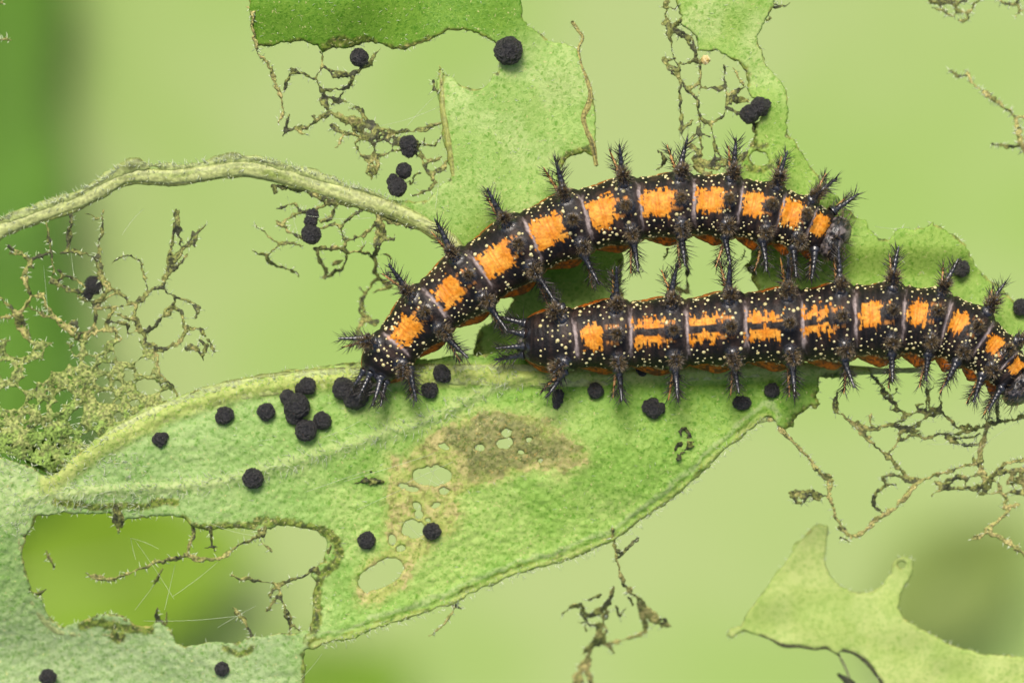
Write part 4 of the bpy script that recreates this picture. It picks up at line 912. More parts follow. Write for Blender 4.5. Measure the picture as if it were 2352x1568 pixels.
# ------------------------------------------------------------------ caterpillars
def body_material():
    m, n, l, b = newmat('caterpillar_skin')
    v = coords(n, l)
    at = n.new('ShaderNodeAttribute'); at.attribute_name = 'Col'
    nz = tex(n, l, 'Noise', 90, v, Detail=4.0)
    c = mixc(n, l, ramp(n, l, nz.outputs['Fac'], 0.3, 0.7), mixc(n, l, 1.0, at.outputs['Color'], (0.75,) * 3, 'MULTIPLY'), mixc(n, l, 1.0, at.outputs['Color'], (1.2,) * 3, 'MULTIPLY'))
    l.new(c, b.inputs['Base Color'])
    rq = n.new('ShaderNodeMapRange'); l.new(at.outputs['Alpha'], rq.inputs[0]); rq.inputs[3].default_value = 0.52; rq.inputs[4].default_value = 0.18
    l.new(rq.outputs[0], b.inputs['Roughness'])
    rs = n.new('ShaderNodeMapRange'); l.new(at.outputs['Alpha'], rs.inputs[0]); rs.inputs[3].default_value = 0.18; rs.inputs[4].default_value = 0.8
    l.new(rs.outputs[0], b.inputs['Specular IOR Level'])
    bp = n.new('ShaderNodeBump'); bp.inputs['Strength'].default_value = 0.5; bp.inputs['Distance'].default_value = 0.006
    l.new(nz.outputs['Fac'], bp.inputs['Height']); l.new(bp.outputs[0], b.inputs['Normal'])
    return m
M_body = body_material()
M_spine = plain_material('spine_black', (0.006, 0.007, 0.010), (0.018, 0.019, 0.024), 120, rough=0.3, spec=0.7, bump=0.4, bdist=0.003)
M_tuft = plain_material('bristle_brown', (0.010, 0.008, 0.007), A(132, 110, 72), 55, rough=0.3, spec=0.6)
M_bris = plain_material('bristle_black', (0.006, 0.005, 0.005), (0.03, 0.024, 0.018), 60, rough=0.3, spec=0.5)
M_tan = plain_material('spine_tan', A(186, 126, 54), A(222, 178, 106), 50, rough=0.4, spec=0.5)
M_dot = plain_material('pale_wart', A(206, 192, 128), A(236, 226, 170), 50, rough=0.35, spec=0.5)
M_leg = plain_material('leg', (0.02, 0.013, 0.01), A(120, 76, 40), 40, rough=0.4, spec=0.5)

def spine_mesh(name, mats, L, rb, nset, lset, seed, flare=1.5, dome=0.0):
    """branched spine standing on +Z: ringed tapering shaft with bristles in whorls (drawing units)"""
    rg = np.random.default_rng(seed)
    acc = Acc()
    nr, sd = 26, 9
    t = np.linspace(0, 1, nr)
    r = rb * ((1 - t) ** 0.9 * 0.62 + 0.16) * (1 + (flare - 1) * np.exp(-(t / 0.10) ** 2)) * (1 + 0.13 * np.sin(t * 46))
    bx = 0.05 * L * np.sin(t * 2 + seed)
    a = np.linspace(0, 2 * np.pi, sd, endpoint=False)
    V = np.stack([r[:, None] * np.cos(a) + bx[:, None], r[:, None] * np.sin(a) + 0 * bx[:, None], (t * L - 0.10 * L)[:, None] + 0 * a], -1).reshape(-1, 3)
    V = np.concatenate([V, [[bx[-1], 0, L * 0.93]]])
    i2 = np.arange(nr * sd).reshape(nr, sd)
    q = np.stack([i2[:-1], np.roll(i2, -1, 1)[:-1], np.roll(i2, -1, 1)[1:], i2[1:]], -1).reshape(-1, 4)
    tr = np.stack([i2[-1], np.roll(i2[-1], -1), np.full(sd, nr * sd)], -1)
    acc.add(V * K, [q, tr])
    if dome:
        tt_ = np.linspace(0.0, np.pi / 2, 7)[:-1][:, None]; a2 = np.linspace(0, 2 * np.pi, 16, endpoint=False)[None]
        D = np.stack([dome * np.cos(tt_) * np.cos(a2), dome * np.cos(tt_) * np.sin(a2), dome * 0.7 * np.sin(tt_) + 0 * a2 - 3.0], -1).reshape(-1, 3)
        D = np.concatenate([D, [[0, 0, dome * 0.7 - 3.0]]]); j2 = np.arange(96).reshape(6, 16)
        acc.add(D * K, [np.stack([j2[:-1], np.roll(j2, -1, 1)[:-1], np.roll(j2, -1, 1)[1:], j2[1:]], -1).reshape(-1, 4), np.stack([j2[-1], np.roll(j2[-1], -1), np.full(16, 96)], -1)])
    nshaft = len(q) + len(tr)
    hh = np.sort(rg.uniform(0.10, 0.93, nset)); hh[-3:] = 0.9
    an = rg.uniform(0, 2 * np.pi, nset)
    rr = np.interp(hh, t, r)
    base = np.stack([rr * 0.8 * np.cos(an) + np.interp(hh, t, bx), rr * 0.8 * np.sin(an), hh * L - 0.1 * L], -1)
    d = np.stack([np.cos(an), np.sin(an), rg.uniform(0.25, 0.9, nset) + 0.5 * hh], -1)
    d[-3:, 2] += 1.2
    ac2 = Acc()
    hairs(ac2, base * K, d, lset * rg.uniform(0.65, 1.2, nset) * (1.0 - 0.15 * hh) * K, rg.uniform(0.9, 1.3, nset) * K, 0.08)
    n0 = acc.n
    acc.add(ac2.v[0], [p for pl in ac2.p.values() for p in pl])
    me_o = acc.obj(name, mats[0])
    me = me_o.data
    me.materials.append(mats[1])
    mi = np.zeros(len(me.polygons), np.int32)
    vi = np.zeros(len(me.loops), np.int32); me.loops.foreach_get('vertex_index', vi)
    ls = np.zeros(len(me.polygons), np.int32); me.polygons.foreach_get('loop_start', ls)
    mi[vi[ls] >= n0] = 1
    me.polygons.foreach_set('material_index', mi)
    bpy.data.objects.remove(me_o)
    return me
SP_DARK = [spine_mesh('spine', (M_spine, M_bris), 78, 12, 46, 34, s, 1.4, 13.0) for s in range(5)]
SP_TUFT = [spine_mesh('spine', (M_spine, M_tuft), 44, 13, 130, 26, 20 + s, 1.2, 15.0) for s in range(4)]
SP_TAN = [spine_mesh('spine', (M_tan, M_bris), 72, 7.0, 34, 30, 40 + s, 1.3) for s in range(3)]

def caterpillar(label, path, patches, widths, seed, split_to, zb, head_at_end=True, spine_scale=1.0):
    rg = np.random.default_rng(seed)
    pts = smooth_pts(path, 2.0)
    seg = np.linalg.norm(np.diff(pts, axis=0), axis=1)
    S_ = np.concatenate([[0], np.cumsum(seg)]); Ltot = S_[-1]
    NS = int(Ltot / 1.35)
    s = np.linspace(0, Ltot, NS)
    cx, cy = np.interp(s, S_, pts[:, 0]), np.interp(s, S_, pts[:, 1])
    tx, ty = np.gradient(cx, s), np.gradient(cy, s)
    w_ = 25
    ker = np.hanning(w_ * 2 + 1); ker /= ker.sum()
    tx = np.convolve(np.pad(tx, w_, 'edge'), ker, 'valid'); ty = np.convolve(np.pad(ty, w_, 'edge'), ker, 'valid')
    ln = np.hypot(tx, ty); tx /= ln; ty /= ln
    R0 = np.interp(s, np.linspace(0, Ltot, len(widths)), widths)
    cap0, cap1 = 58.0, 40.0
    e0 = np.clip(s / cap0, 0, 1); e1 = np.clip((Ltot - s) / cap1, 0, 1)
    R0 = R0 * np.sqrt(np.clip(1 - (1 - e0) ** 2.2, 0, 1)) * np.sqrt(np.clip(1 - (1 - e1) ** 2.2, 0, 1))
    # stations of the orange patches -> segment coordinate u; roll from their offset
    sp_, off = [], []
    for px, py in patches:
        i = int(np.argmin((cx - px) ** 2 + (cy - py) ** 2))
        sp_.append(s[i]); off.append(math.asin(max(-0.6, min(0.6, ((px - cx[i]) * (-ty[i]) + (py - cy[i]) * tx[i]) / max(R0[i], 20)))))
    sp_ = np.array(sp_); off = np.array(off); npat = len(sp_)
    d0, d1 = sp_[1] - sp_[0], sp_[-1] - sp_[-2]
    se = np.concatenate([sp_[0] - d0 * np.array([3, 2, 1]), sp_, sp_[-1] + d1 * np.array([1, 2, 3])])
    ue = np.arange(-3, npat + 3, dtype=float)
    U_ = np.interp(s, se, ue)
    roll = np.interp(s, sp_, off)
    roll = np.convolve(np.pad(roll, 60, 'edge'), np.ones(121) / 121, 'valid')
    LINE, RING = -0.30, 0.45
    # spine list: (u, phi, kind, tilt)
    spl = []
    for k in range(-1, npat):
        u = k + RING
        if k >= npat - 1: u = k + 0.22
        ss0 = float(np.interp(u, ue, se))
        if ss0 < 10 or ss0 > Ltot - 12: continue
        tilt = -0.5 if k < 0 else (0.12 if k < npat - 2 else 0.45)
        if k == -1: tilt = -0.75
        spl += [(u, -0.72, 'm', tilt, 1.0), (u, 0.72, 'm', tilt, 1.0), (u, -1.24, 'd', tilt, 1.0), (u, 1.24, 'd', tilt, 1.0), (u - 0.03, -1.66, 't', tilt - 0.25, 1.0), (u - 0.03, 1.70, 't', tilt - 0.25, 1.0)]
        if k >= npat - 1: spl = spl[:-6] + spl[-4:]
        if 0 <= k < npat - 1: spl.append((u + 0.0, 0.0, 'm', 0.0, 0.8))
    ut = float(np.interp(14.0, s, U_))
    for ph in (-0.95, -0.35, 0.4, 1.0): spl.append((ut, ph, 'd', -1.15, 1.0))
    def rad(u, sv, R, phi):
        d = u - np.round(u)
        base = 1 + 0.060 * np.cos(2 * np.pi * (u - 0.43)) + 0.008 * np.cos(2 * np.pi * 5 * u) * ss(1.9, 1.2, np.abs(phi))
        dl = u - LINE - np.round(u - LINE)
        base = base - 0.05 * np.exp(-(dl / 0.04) ** 2) - 0.018 * np.exp(-((d - 0.0) / 0.03) ** 2)
        r = R * base
        r = r + np.where(phi > 0, 22.0, 11.0) * np.exp(-((np.abs(phi) - 1.95) / 0.26) ** 2) * (0.55 + 0.45 * np.cos(2 * np.pi * (u - 0.1))) * (R / 70)      # side fold
        return r
    def bumps(u, sv, R, phi):
        b = np.zeros(np.broadcast(u, phi).shape)
        for (us, ps, kind, tl, sc) in spl:
            if kind == 't': continue
            m = np.abs(u[:, 0] - us) < 0.25 if u.ndim == 2 else np.abs(u - us) < 0.25
            if not m.any(): continue
            du = (u[m] - us) * 118; dp = (phi if phi.ndim == 2 and phi.shape[0] == 1 else phi[m]) - ps
            g_ = 9.5 * np.exp(-(du ** 2 + (dp * R[m]) ** 2) / (2 * 9.5 ** 2))
            b[m] += g_
        return b
    NP = 132
    phi = np.linspace(-np.pi, np.pi, NP, endpoint=False)[None, :]
    Uc = U_[:, None]; Sc = s[:, None]; Rc = R0[:, None]
    r = rad(Uc, Sc, Rc, phi) + bumps(Uc, Sc, Rc, phi) * np.clip(Rc / 50, 0, 1)
    nse = fbm(Uc * 9 + seed, phi * 5, 0.3, 3)
    r = r + 1.0 * nse * np.clip(Rc / 50, 0, 1)
    FL = 0.90
    ang = phi + roll[:, None]
    side = r * np.sin(ang); upz = r * np.cos(ang) * FL
    nxv, nyv = -ty[:, None], tx[:, None]           # side vector in drawing space (towards picture bottom for left-to-right paths)
    dx = cx[:, None] + nxv * side; dy = cy[:, None] + nyv * side
    zc = zb + (np.maximum(R0, 38) * FL * 0.97 * K)[:, None] + 0.0 * s[:, None]
    zz = zc + upz * K
    Wd = np.stack(W(dx, dy, zz), -1)
    # colours
    d = Uc - np.round(Uc); ki = np.round(Uc)
    BLK, BRN = np.array([0.005, 0.004, 0.004]), np.array([0.020, 0.012, 0.009])
    c = mix(BLK, BRN, ss(-0.1, 0.6, fbm(Uc * 4 + 3, phi * 3, seed, 3) + 0.35 * np.cos(2 * np.pi * 4 * Uc)))
    wob = 0.018 * fbm(phi * 2.2 + 0 * Uc, np.floor(Uc - LINE) * 5.3, seed, 2)
    dl = Uc - LINE + wob - np.round(Uc - LINE + wob)
    nl = fbm(Uc * 30, phi * 7, 2.0 + seed, 2)
    c = mix(c, A(84, 72, 68), ss(0.11, 0.02, np.abs(dl + 0.02) + 0.03 * nl) * ss(1.3, 0.5, np.abs(phi)) * 0.55)
    c = mix(c, A(186, 170, 166), ss(0.050, 0.006, np.abs(dl) + 0.026 * nl) * ss(0.95, 0.30, np.abs(phi) + 0.35 * nl) * 0.85)
    c = mix(c, A(70, 54, 46), ss(0.03, 0.0, np.abs(np.abs(dl - 0.30) - 0.10)) * ss(1.5, 0.9, np.abs(phi)) * 0.25)
    ORA = mix(A(226, 140, 28), A(242, 166, 58), ss(-0.4, 0.4, fbm(Uc * 8, phi * 6, 5.0, 2)))
    nA = fbm(Uc * 26 + 11 * ki, phi * 5.0 + 0 * Uc, seed + 1.0, 3); nB = fbm(Uc * 8.0, phi * 22 + 3 * ki, seed + 2.0, 3)
    a_ = 0.26 + 0.03 * np.sin(ki * 2.1 + seed); b_ = 0.46 + 0.05 * np.sin(ki * 1.3 + seed)
    if split_to > 0:
        a_ = np.where(ki < 1, 0.17, np.where(ki < split_to, 0.26, 0.20)); b_ = np.where(ki < split_to, 0.42, 0.37)
    q = (np.abs(d / a_) ** 4 + np.abs((phi - 0.02 * np.sin(ki)) / b_) ** 4) ** 0.25 - 1 + 0.46 * nA + 0.34 * nB
    act = ((ki >= 0) & (ki < npat))
    if split_to > 0:
        sp_m = (ki < split_to) & (ki > 0)
        cut = ss(0.02, 0.10, np.abs(phi + 0.06 * nB) - 0.035 * sp_m) * sp_m + (1 - sp_m)
        q2 = (np.abs(d / (a_ * 0.98)) ** 4 + np.abs(phi / 0.38) ** 4) ** 0.25 - 1 + 0.75 * nA + 0.45 * nB
        q = np.where(sp_m, q2, q) + np.where(sp_m, (1 - cut) * 1.2, 0)
    pm = ss(0.05, -0.05, q) * act
    c = mix(c, ORA, pm)
    c = mix(c, A(206, 106, 24), pm * ss(0.018, 0.0, np.abs(np.abs(d) - 0.03)) * 0.5)
    # thin streaks beside the median bristle
    stq = ss(0.075, 0.03, np.abs(np.abs(phi) - 0.24 + 0.07 * nB)) * ss(0.20, 0.12, np.abs(d - 0.42 + (d < 0) * -1.0)) * ss(0.0, 0.25, nA + 0.22)
    c = mix(c, A(222, 148, 70), stq * act * 0.9 * (np.cos(ki) > -0.9))
    # side stripe
    ap = np.abs(phi)
    nS = fbm(Uc * 7, phi * 9, seed + 7.0, 3)
    sm = ss(1.46, 1.56, ap + 0.16 * nS) * ss(2.5, 2.3, ap)
    c = mix(c, mix(A(208, 112, 22), A(110, 66, 30), ss(-0.15, 0.35, fbm(Uc * 16, phi * 14, seed + 9.0, 2))), sm * 0.92)
    c = mix(c, A(222, 196, 130), ss(0.05, 0.02, np.abs(ap - 1.52 + 0.06 * nS)) * ss(-0.1, 0.2, nA) * 0.8)
    c = mix(c, A(120, 84, 50), ss(2.4, 2.6, ap))
    c = np.where((Rc[..., None] < 1e-6), BLK, c)
    i2 = np.arange(NS * NP).reshape(NS, NP)
    qd = np.stack([i2[:-1], np.roll(i2, -1, 1)[:-1], np.roll(i2, -1, 1)[1:], i2[1:]], -1).reshape(-1, 4)
    root = empty('caterpillar', WV(float(np.mean(cx)), float(np.mean(cy)), zb), label, 'caterpillar', 'spiny caterpillars on the leaf')
    gl = np.zeros((NS, NP))
    for (us, ps, kind, tl, sc) in spl:
        if kind == 't': continue
        m = np.abs(U_ - us) < 0.3
        gl[m] += np.exp(-((np.hypot((Uc[m] - us) * 118, (phi - ps) * Rc[m]) - 13.0) / 3.6) ** 2)
    gl = np.clip(gl, 0, 1)
    c = mix(c, np.array([0.010, 0.012, 0.017]), gl * 0.25 * (1 - pm))
    body = mk('body', Wd.reshape(-1, 3), [qd], M_body, root, np.concatenate([np.broadcast_to(c, (NS, NP, 3)).reshape(-1, 3), gl.reshape(-1, 1)], 1))
    Wg = Wd
    def at(u, ph):
        sv = float(np.interp(u, ue, se)); i = min(max(sv / Ltot * (NS - 1), 1), NS - 2)
        j = ((ph + math.pi) / (2 * math.pi) * NP) % NP
        ii, jj = int(round(i)), int(round(j)) % NP
        p = Wg[ii, jj]
        tu = Wg[min(ii + 4, NS - 1), jj] - Wg[max(ii - 4, 0), jj]; tv = Wg[ii, (jj + 3) % NP] - Wg[ii, (jj - 3) % NP]
        nrm = np.cross(tv, tu)
        cen = np.array([*np.array(W(cx[ii], cy[ii], zc[ii, 0]))])
        if np.dot(nrm, p - cen) < 0: nrm = -nrm
        ln_ = np.linalg.norm(nrm); nrm = nrm / ln_ if ln_ > 0 else np.array([0, 0, 1.0])
        tu = tu / (np.linalg.norm(tu) + 1e-9)
        rd = p - cen; rd /= np.linalg.norm(rd) + 1e-9
        return p, nrm, tu, rd
    # pale warts
    acc = Acc()
    used = []
    hx = np.linspace(0, 2 * np.pi, 7, endpoint=False)
    def free(u, ph, ds):
        for (us, ps, kind, tl, sc) in spl:
            if math.hypot((u - us) * 118, (ph - ps) * 75) < (15 if kind != 'm' else 17): return False
        for (uu, pp) in used[-260:]:
            if math.hypot((u - uu) * 118, (ph - pp) * 75) < ds: return False
        dd = u - round(u)
        if 0 <= round(u) < npat and abs(dd) < 0.29 and abs(ph) < 0.50: return False
        return True
    umin, umax = U_[int(NS * 0.04)], U_[int(NS * 0.965)]
    for _ in range(9000):
        u = rg.uniform(umin, umax); ph = rg.uniform(-1.5, 1.5)
        dd = u - LINE - round(u - LINE)
        if abs(dd) < 0.05: continue
        bias = 0.5 + 0.5 * math.cos(2 * math.pi * (u - LINE - 0.18) * 2)
        if rg.uniform() > 0.45 + 0.55 * bias: continue
        if not free(u, ph, 10.8): continue
        used.append((u, ph))
        p, nrm, tu, rd = at(u, ph)
        rr = rg.choice([2.3, 2.9, 3.5, 4.8], p=[0.35, 0.35, 0.2, 0.1]) * K
        tv = np.cross(nrm, tu); tv /= np.linalg.norm(tv) + 1e-9
        ring = p + rr * (np.cos(hx)[:, None] * tu + np.sin(hx)[:, None] * tv) - nrm * 0.4 * K
        mid_ = p + 0.62 * rr * (np.cos(hx)[:, None] * tu + np.sin(hx)[:, None] * tv) + nrm * 0.45 * rr
        V = np.concatenate([ring, mid_, [p + nrm * 0.62 * rr]])
        k7 = np.arange(7); k8 = (k7 + 1) % 7
        acc.add(V, [np.stack([k7, k8, k8 + 7, k7 + 7], -1), np.stack([k7 + 7, k8 + 7, np.full(7, 14)], -1)])
        if len(used) > 520: break
    o = acc.obj('pale_warts', M_dot, root); o['kind'] = 'stuff'; o.parent = body; o.location = (0, 0, 0)
    rl = Vector(root.location)
    # spines
    for (us, ps, kind, tilt, sc) in spl:
        p, nrm, tu, rd = at(us, ps)
        dv = Vector(rd) + Vector(tu) * tilt * (1 if np.dot(tu, [1, 0, 0]) or True else 1)
        if kind == 't': dv = dv + Vector((0, 0, 0.25))
        if kind == 'm': dv = dv + Vector((0, 0, 0.55))
        dv += Vector(rg.normal(0, 0.09, 3)); dv.normalize()
        me = {'d': SP_DARK, 'm': SP_TUFT, 't': SP_TAN}[kind]
        me = me[int(rg.integers(len(me)))]
        ob = bpy.data.objects.new('spine', me)
        COL.objects.link(ob); ob.parent = root
        q4 = dv.to_track_quat('Z', 'Y').to_matrix().to_4x4() @ Matrix.Rotation(rg.uniform(0, 6.28), 4, 'Z')
        scl = sc * spine_scale * rg.uniform(0.92, 1.08) * min(1.0, 0.75 + 0.25 * float(np.interp(us, U_, R0)) / 60)
        ob.matrix_basis = Matrix.Translation(Vector(p) - rl) @ q4 @ Matrix.Scale(scl, 4)
    # head: broad two-lobed capsule
    eu = min(NS - 2, int(NS * 0.985))
    hc = np.array([float(cx[eu] + tx[eu] * 22), float(cy[eu] + ty[eu] * 22)])
    hz = zb + 46 * K
    nu_, nv_ = 64, 96
    th = np.linspace(0, np.pi, nu_)[:, None]; fv = np.linspace(0, 2 * np.pi, nv_, endpoint=False)[None, :]
    X3, Y3, Z3 = np.sin(th) * np.cos(fv), np.sin(th) * np.sin(fv), np.cos(th) + 0 * fv       # X forward, Y across, Z up
    lob = 1 - 0.13 * np.exp(-(Y3 / 0.13) ** 2) * (X3 > -0.4) + 0.05 * np.abs(Y3)
    nh_ = fbm(X3 * 3 + seed, Y3 * 3, Z3 * 3, 3)
    rr = lob * (1 + 0.035 * nh_ + 0.02 * fbm(X3 * 10, Y3 * 10, Z3 * 10, 2))
    fx, fy, fz = 34 * X3 * rr, 52 * Y3 * rr, 46 * Z3 * rr
    hx_, hy_ = hc[0] + tx[eu] * fx - ty[eu] * fy, hc[1] + ty[eu] * fx + tx[eu] * fy
    HV = np.stack(W(hx_, hy_, hz + fz * K), -1)
    ch = mix(np.array([0.008, 0.008, 0.009]), A(150, 138, 134), ss(0.0, 0.4, fbm(X3 * 4 + 9, Y3 * 4, Z3 * 4 + seed, 3)) * ss(-0.5, 0.2, Z3) * 0.7)
    i2 = np.arange(nu_ * nv_).reshape(nu_, nv_)
    qd = np.stack([i2[:-1], i2[1:], np.roll(i2, -1, 1)[1:], np.roll(i2, -1, 1)[:-1]], -1).reshape(-1, 4)
    head = mk('head', HV.reshape(-1, 3), [qd], M_body, root, np.concatenate([ch.reshape(-1, 3), np.full((nu_ * nv_, 1), 0.5)], 1))
    k_ = rg.integers(0, nu_ * nv_, 420); hv = HV.reshape(-1, 3)[k_]
    hcen = np.array([float(t_) for t_ in W(hc[0], hc[1], hz)])
    ac = Acc(); dd_ = hv - hcen; dd_ /= np.linalg.norm(dd_, axis=1)[:, None]
    keep_ = dd_[:, 2] > -0.3; hv, dd_ = hv[keep_][:110], dd_[keep_][:110]
    hairs(ac, hv, dd_ + rg.normal(0, 0.2, dd_.shape), rg.uniform(14, 34, len(hv)) * K, 0.9 * K, 0.1)
    hh = ac.obj('head_bristles', M_tuft, root); hh['kind'] = 'stuff'; hh.parent = head; hh.location = (0, 0, 0)
    # legs: three jointed pairs behind the head, stout prolegs under the middle and at the tail
    def leg(u, sgn, L, r0, r1, out):
        i = int(np.clip(np.interp(u, ue, se) / Ltot * (NS - 1), 0, NS - 1))
        R_ = R0[i]
        a0 = np.array([cx[i] - ty[i] * sgn * R_ * 0.55, cy[i] + tx[i] * sgn * R_ * 0.55]); z0_ = zc[i, 0] - 0.62 * R_ * K
        a1 = a0 + np.array([-ty[i], tx[i]]) * sgn * out * 0.7; a2 = a0 + np.array([-ty[i], tx[i]]) * sgn * out
        pts3 = np.stack([np.array(W(*a0, z0_)), np.array(W(*a1, z0_ - 0.35 * L * K)), np.array(W(*a2, zb + 1.0 * K))])
        ac = Acc(); tt = np.linspace(0, 1, 9)
        cur = np.stack([np.interp(tt, [0, 0.5, 1], pts3[:, q_]) for q_ in range(3)], -1)
        tube3(ac, cur, (r0 + (r1 - r0) * tt) * (1 + 0.12 * np.cos(tt * 19)) * K, np.zeros(3), sides=9)
        return ac.obj('leg' if r0 < 10 else 'proleg', M_leg, root)
    for k in range(3):
        for sg in (-1, 1): leg(npat - 1.35 + 0.42 * k, sg, 50, 8, 3, 34)
    for k in (1.4, 2.4, 3.4, 4.4):
        for sg in (-1, 1): leg(k, sg, 40, 17, 12, 10)
    for sg in (-1, 1): leg(-0.35, sg, 40, 15, 12, 8)
    return root

caterpillar('curved black caterpillar with one broad solid orange patch on each segment',
            [(856, 880), (878, 836), (935, 765), (1000, 704), (1085, 640), (1150, 597), (1215, 558), (1310, 517), (1400, 491), (1500, 475), (1600, 471), (1700, 478), (1790, 497), (1860, 522), (1912, 546)],
            [(935, 758), (1030, 670), (1137, 597), (1262, 528), (1385, 487), (1510, 463), (1630, 460), (1732, 465), (1822, 490), (1886, 512)],
            [44, 54, 63, 71, 76, 77, 76, 75, 75, 74, 74, 73, 72, 70, 64, 50], 3, 0, 0.0)
caterpillar('straight black caterpillar with small split orange marks, lying along the midrib',
            [(1186, 776), (1240, 778), (1300, 778), (1400, 768), (1550, 764), (1700, 753), (1850, 746), (1950, 738), (2050, 735), (2130, 742), (2200, 762), (2262, 800), (2312, 848), (2345, 884)],
            [(1360, 775), (1487, 762), (1617, 755), (1755, 748), (1883, 736), (2000, 722), (2110, 716), (2205, 736), (2286, 788), (2336, 838)],
            [56, 66, 74, 78, 79, 80, 82, 84, 86, 87, 86, 84, 80, 74, 60, 50], 8, 5, 0.01)

# ------------------------------------------------------------------ frass pellets
def frass_material():
    m, n, l, b = newmat('frass')
    v = coords(n, l)
    nz = tex(n, l, 'Noise', 95, v, Detail=5.0, Roughness=0.7); n2 = tex(n, l, 'Noise', 110, v, Detail=2.0)
    vo = tex(n, l, 'Voronoi', 55, v, feature='DISTANCE_TO_EDGE')
    c = mixc(n, l, ramp(n, l, nz.outputs['Fac'], 0.35, 0.7), (0.004, 0.004, 0.004), (0.034, 0.032, 0.032))
    c = mixc(n, l, mathn(n, l, 'MULTIPLY', ramp(n, l, n2.outputs['Fac'], 0.68, 0.76), 0.6), c, A(140, 100, 70))
    l.new(c, b.inputs['Base Color']); b.inputs['Roughness'].default_value = 0.5; b.inputs['Specular IOR Level'].default_value = 0.5
    h = mathn(n, l, 'ADD', nz.outputs['Fac'], mathn(n, l, 'MULTIPLY', vo.outputs['Distance'], 0.6))
    bp = n.new('ShaderNodeBump'); bp.inputs['Strength'].default_value = 1.0; bp.inputs['Distance'].default_value = 0.024
    l.new(h, bp.inputs['Height']); l.new(bp.outputs[0], b.inputs['Normal'])
    return m
M_frass = frass_material()
import bmesh
_bm = bmesh.new(); bmesh.ops.create_icosphere(_bm, subdivisions=5, radius=1.0)
ICO_V = np.array([v_.co[:] for v_ in _bm.verts]); ICO_F = np.array([[q.index for q in f.verts] for f in _bm.faces]); _bm.free()
def frass(lumps, label, lift=0.0, seed=0):
    """lumps: (x, y, r, squash_x, squash_y) in drawing units, melted into one rough pellet"""
    acc_lo = []
    cx = sum(q[0] * q[2] for q in lumps) / sum(q[2] for q in lumps); cy = sum(q[1] * q[2] for q in lumps) / sum(q[2] for q in lumps)
    zs = float(max(z_low(np.array(cx), np.array(cy)), -0.2)) if cy > 780 else float(z_up(np.array(cx), np.array(cy)))
    rmin = max(q[2] for q in lumps)
    # radial support of the union of spheres seen from the common centre
    V = ICO_V
    R = np.zeros(len(V))
    for q in lumps:
        ox, oy = (q[0] - cx), -(q[1] - cy); oz = (q[2] - rmin) * 0.5
        bq = V[:, 0] * ox + V[:, 1] * oy + V[:, 2] * oz
        disc = bq ** 2 - (ox * ox + oy * oy + oz * oz - q[2] ** 2)
        R = np.maximum(R, np.where(disc > 0, bq + np.sqrt(np.clip(disc, 0, None)), 0))
    R = np.maximum(R, rmin * 0.35)
    so = seed * 3.7
    P = V * R[:, None] / 20.0
    n1 = fbm(P[:, 0] * 1.3 + so, P[:, 1] * 1.3, P[:, 2] * 1.3, 2); n2 = fbm(P[:, 0] * 4.5 + so, P[:, 1] * 4.5, P[:, 2] * 4.5, 3)
    rid = 1 - np.abs(vn(P[:, 0] * 3 + so, P[:, 1] * 3 + 5, P[:, 2] * 3))
    R = R * (1 + 0.13 * n1) + 3.0 * n2 + 2.6 * (rid - 0.6)
    sx, sy = (lumps[0][3], lumps[0][4]) if len(lumps[0]) > 3 else (1, 1)
    P = V * R[:, None] * np.array([sx, sy, 0.9])
    zc = zs + rmin * 0.86 * K + lift
    o_ = np.array([float(t_) for t_ in W(cx, cy, zc)])
    me_v = P * K
    o = mk('frass_pellet', me_v, [ICO_F], M_frass)
    o.location = o_
    return tag(o, label, 'pellet', 'black frass pellets')
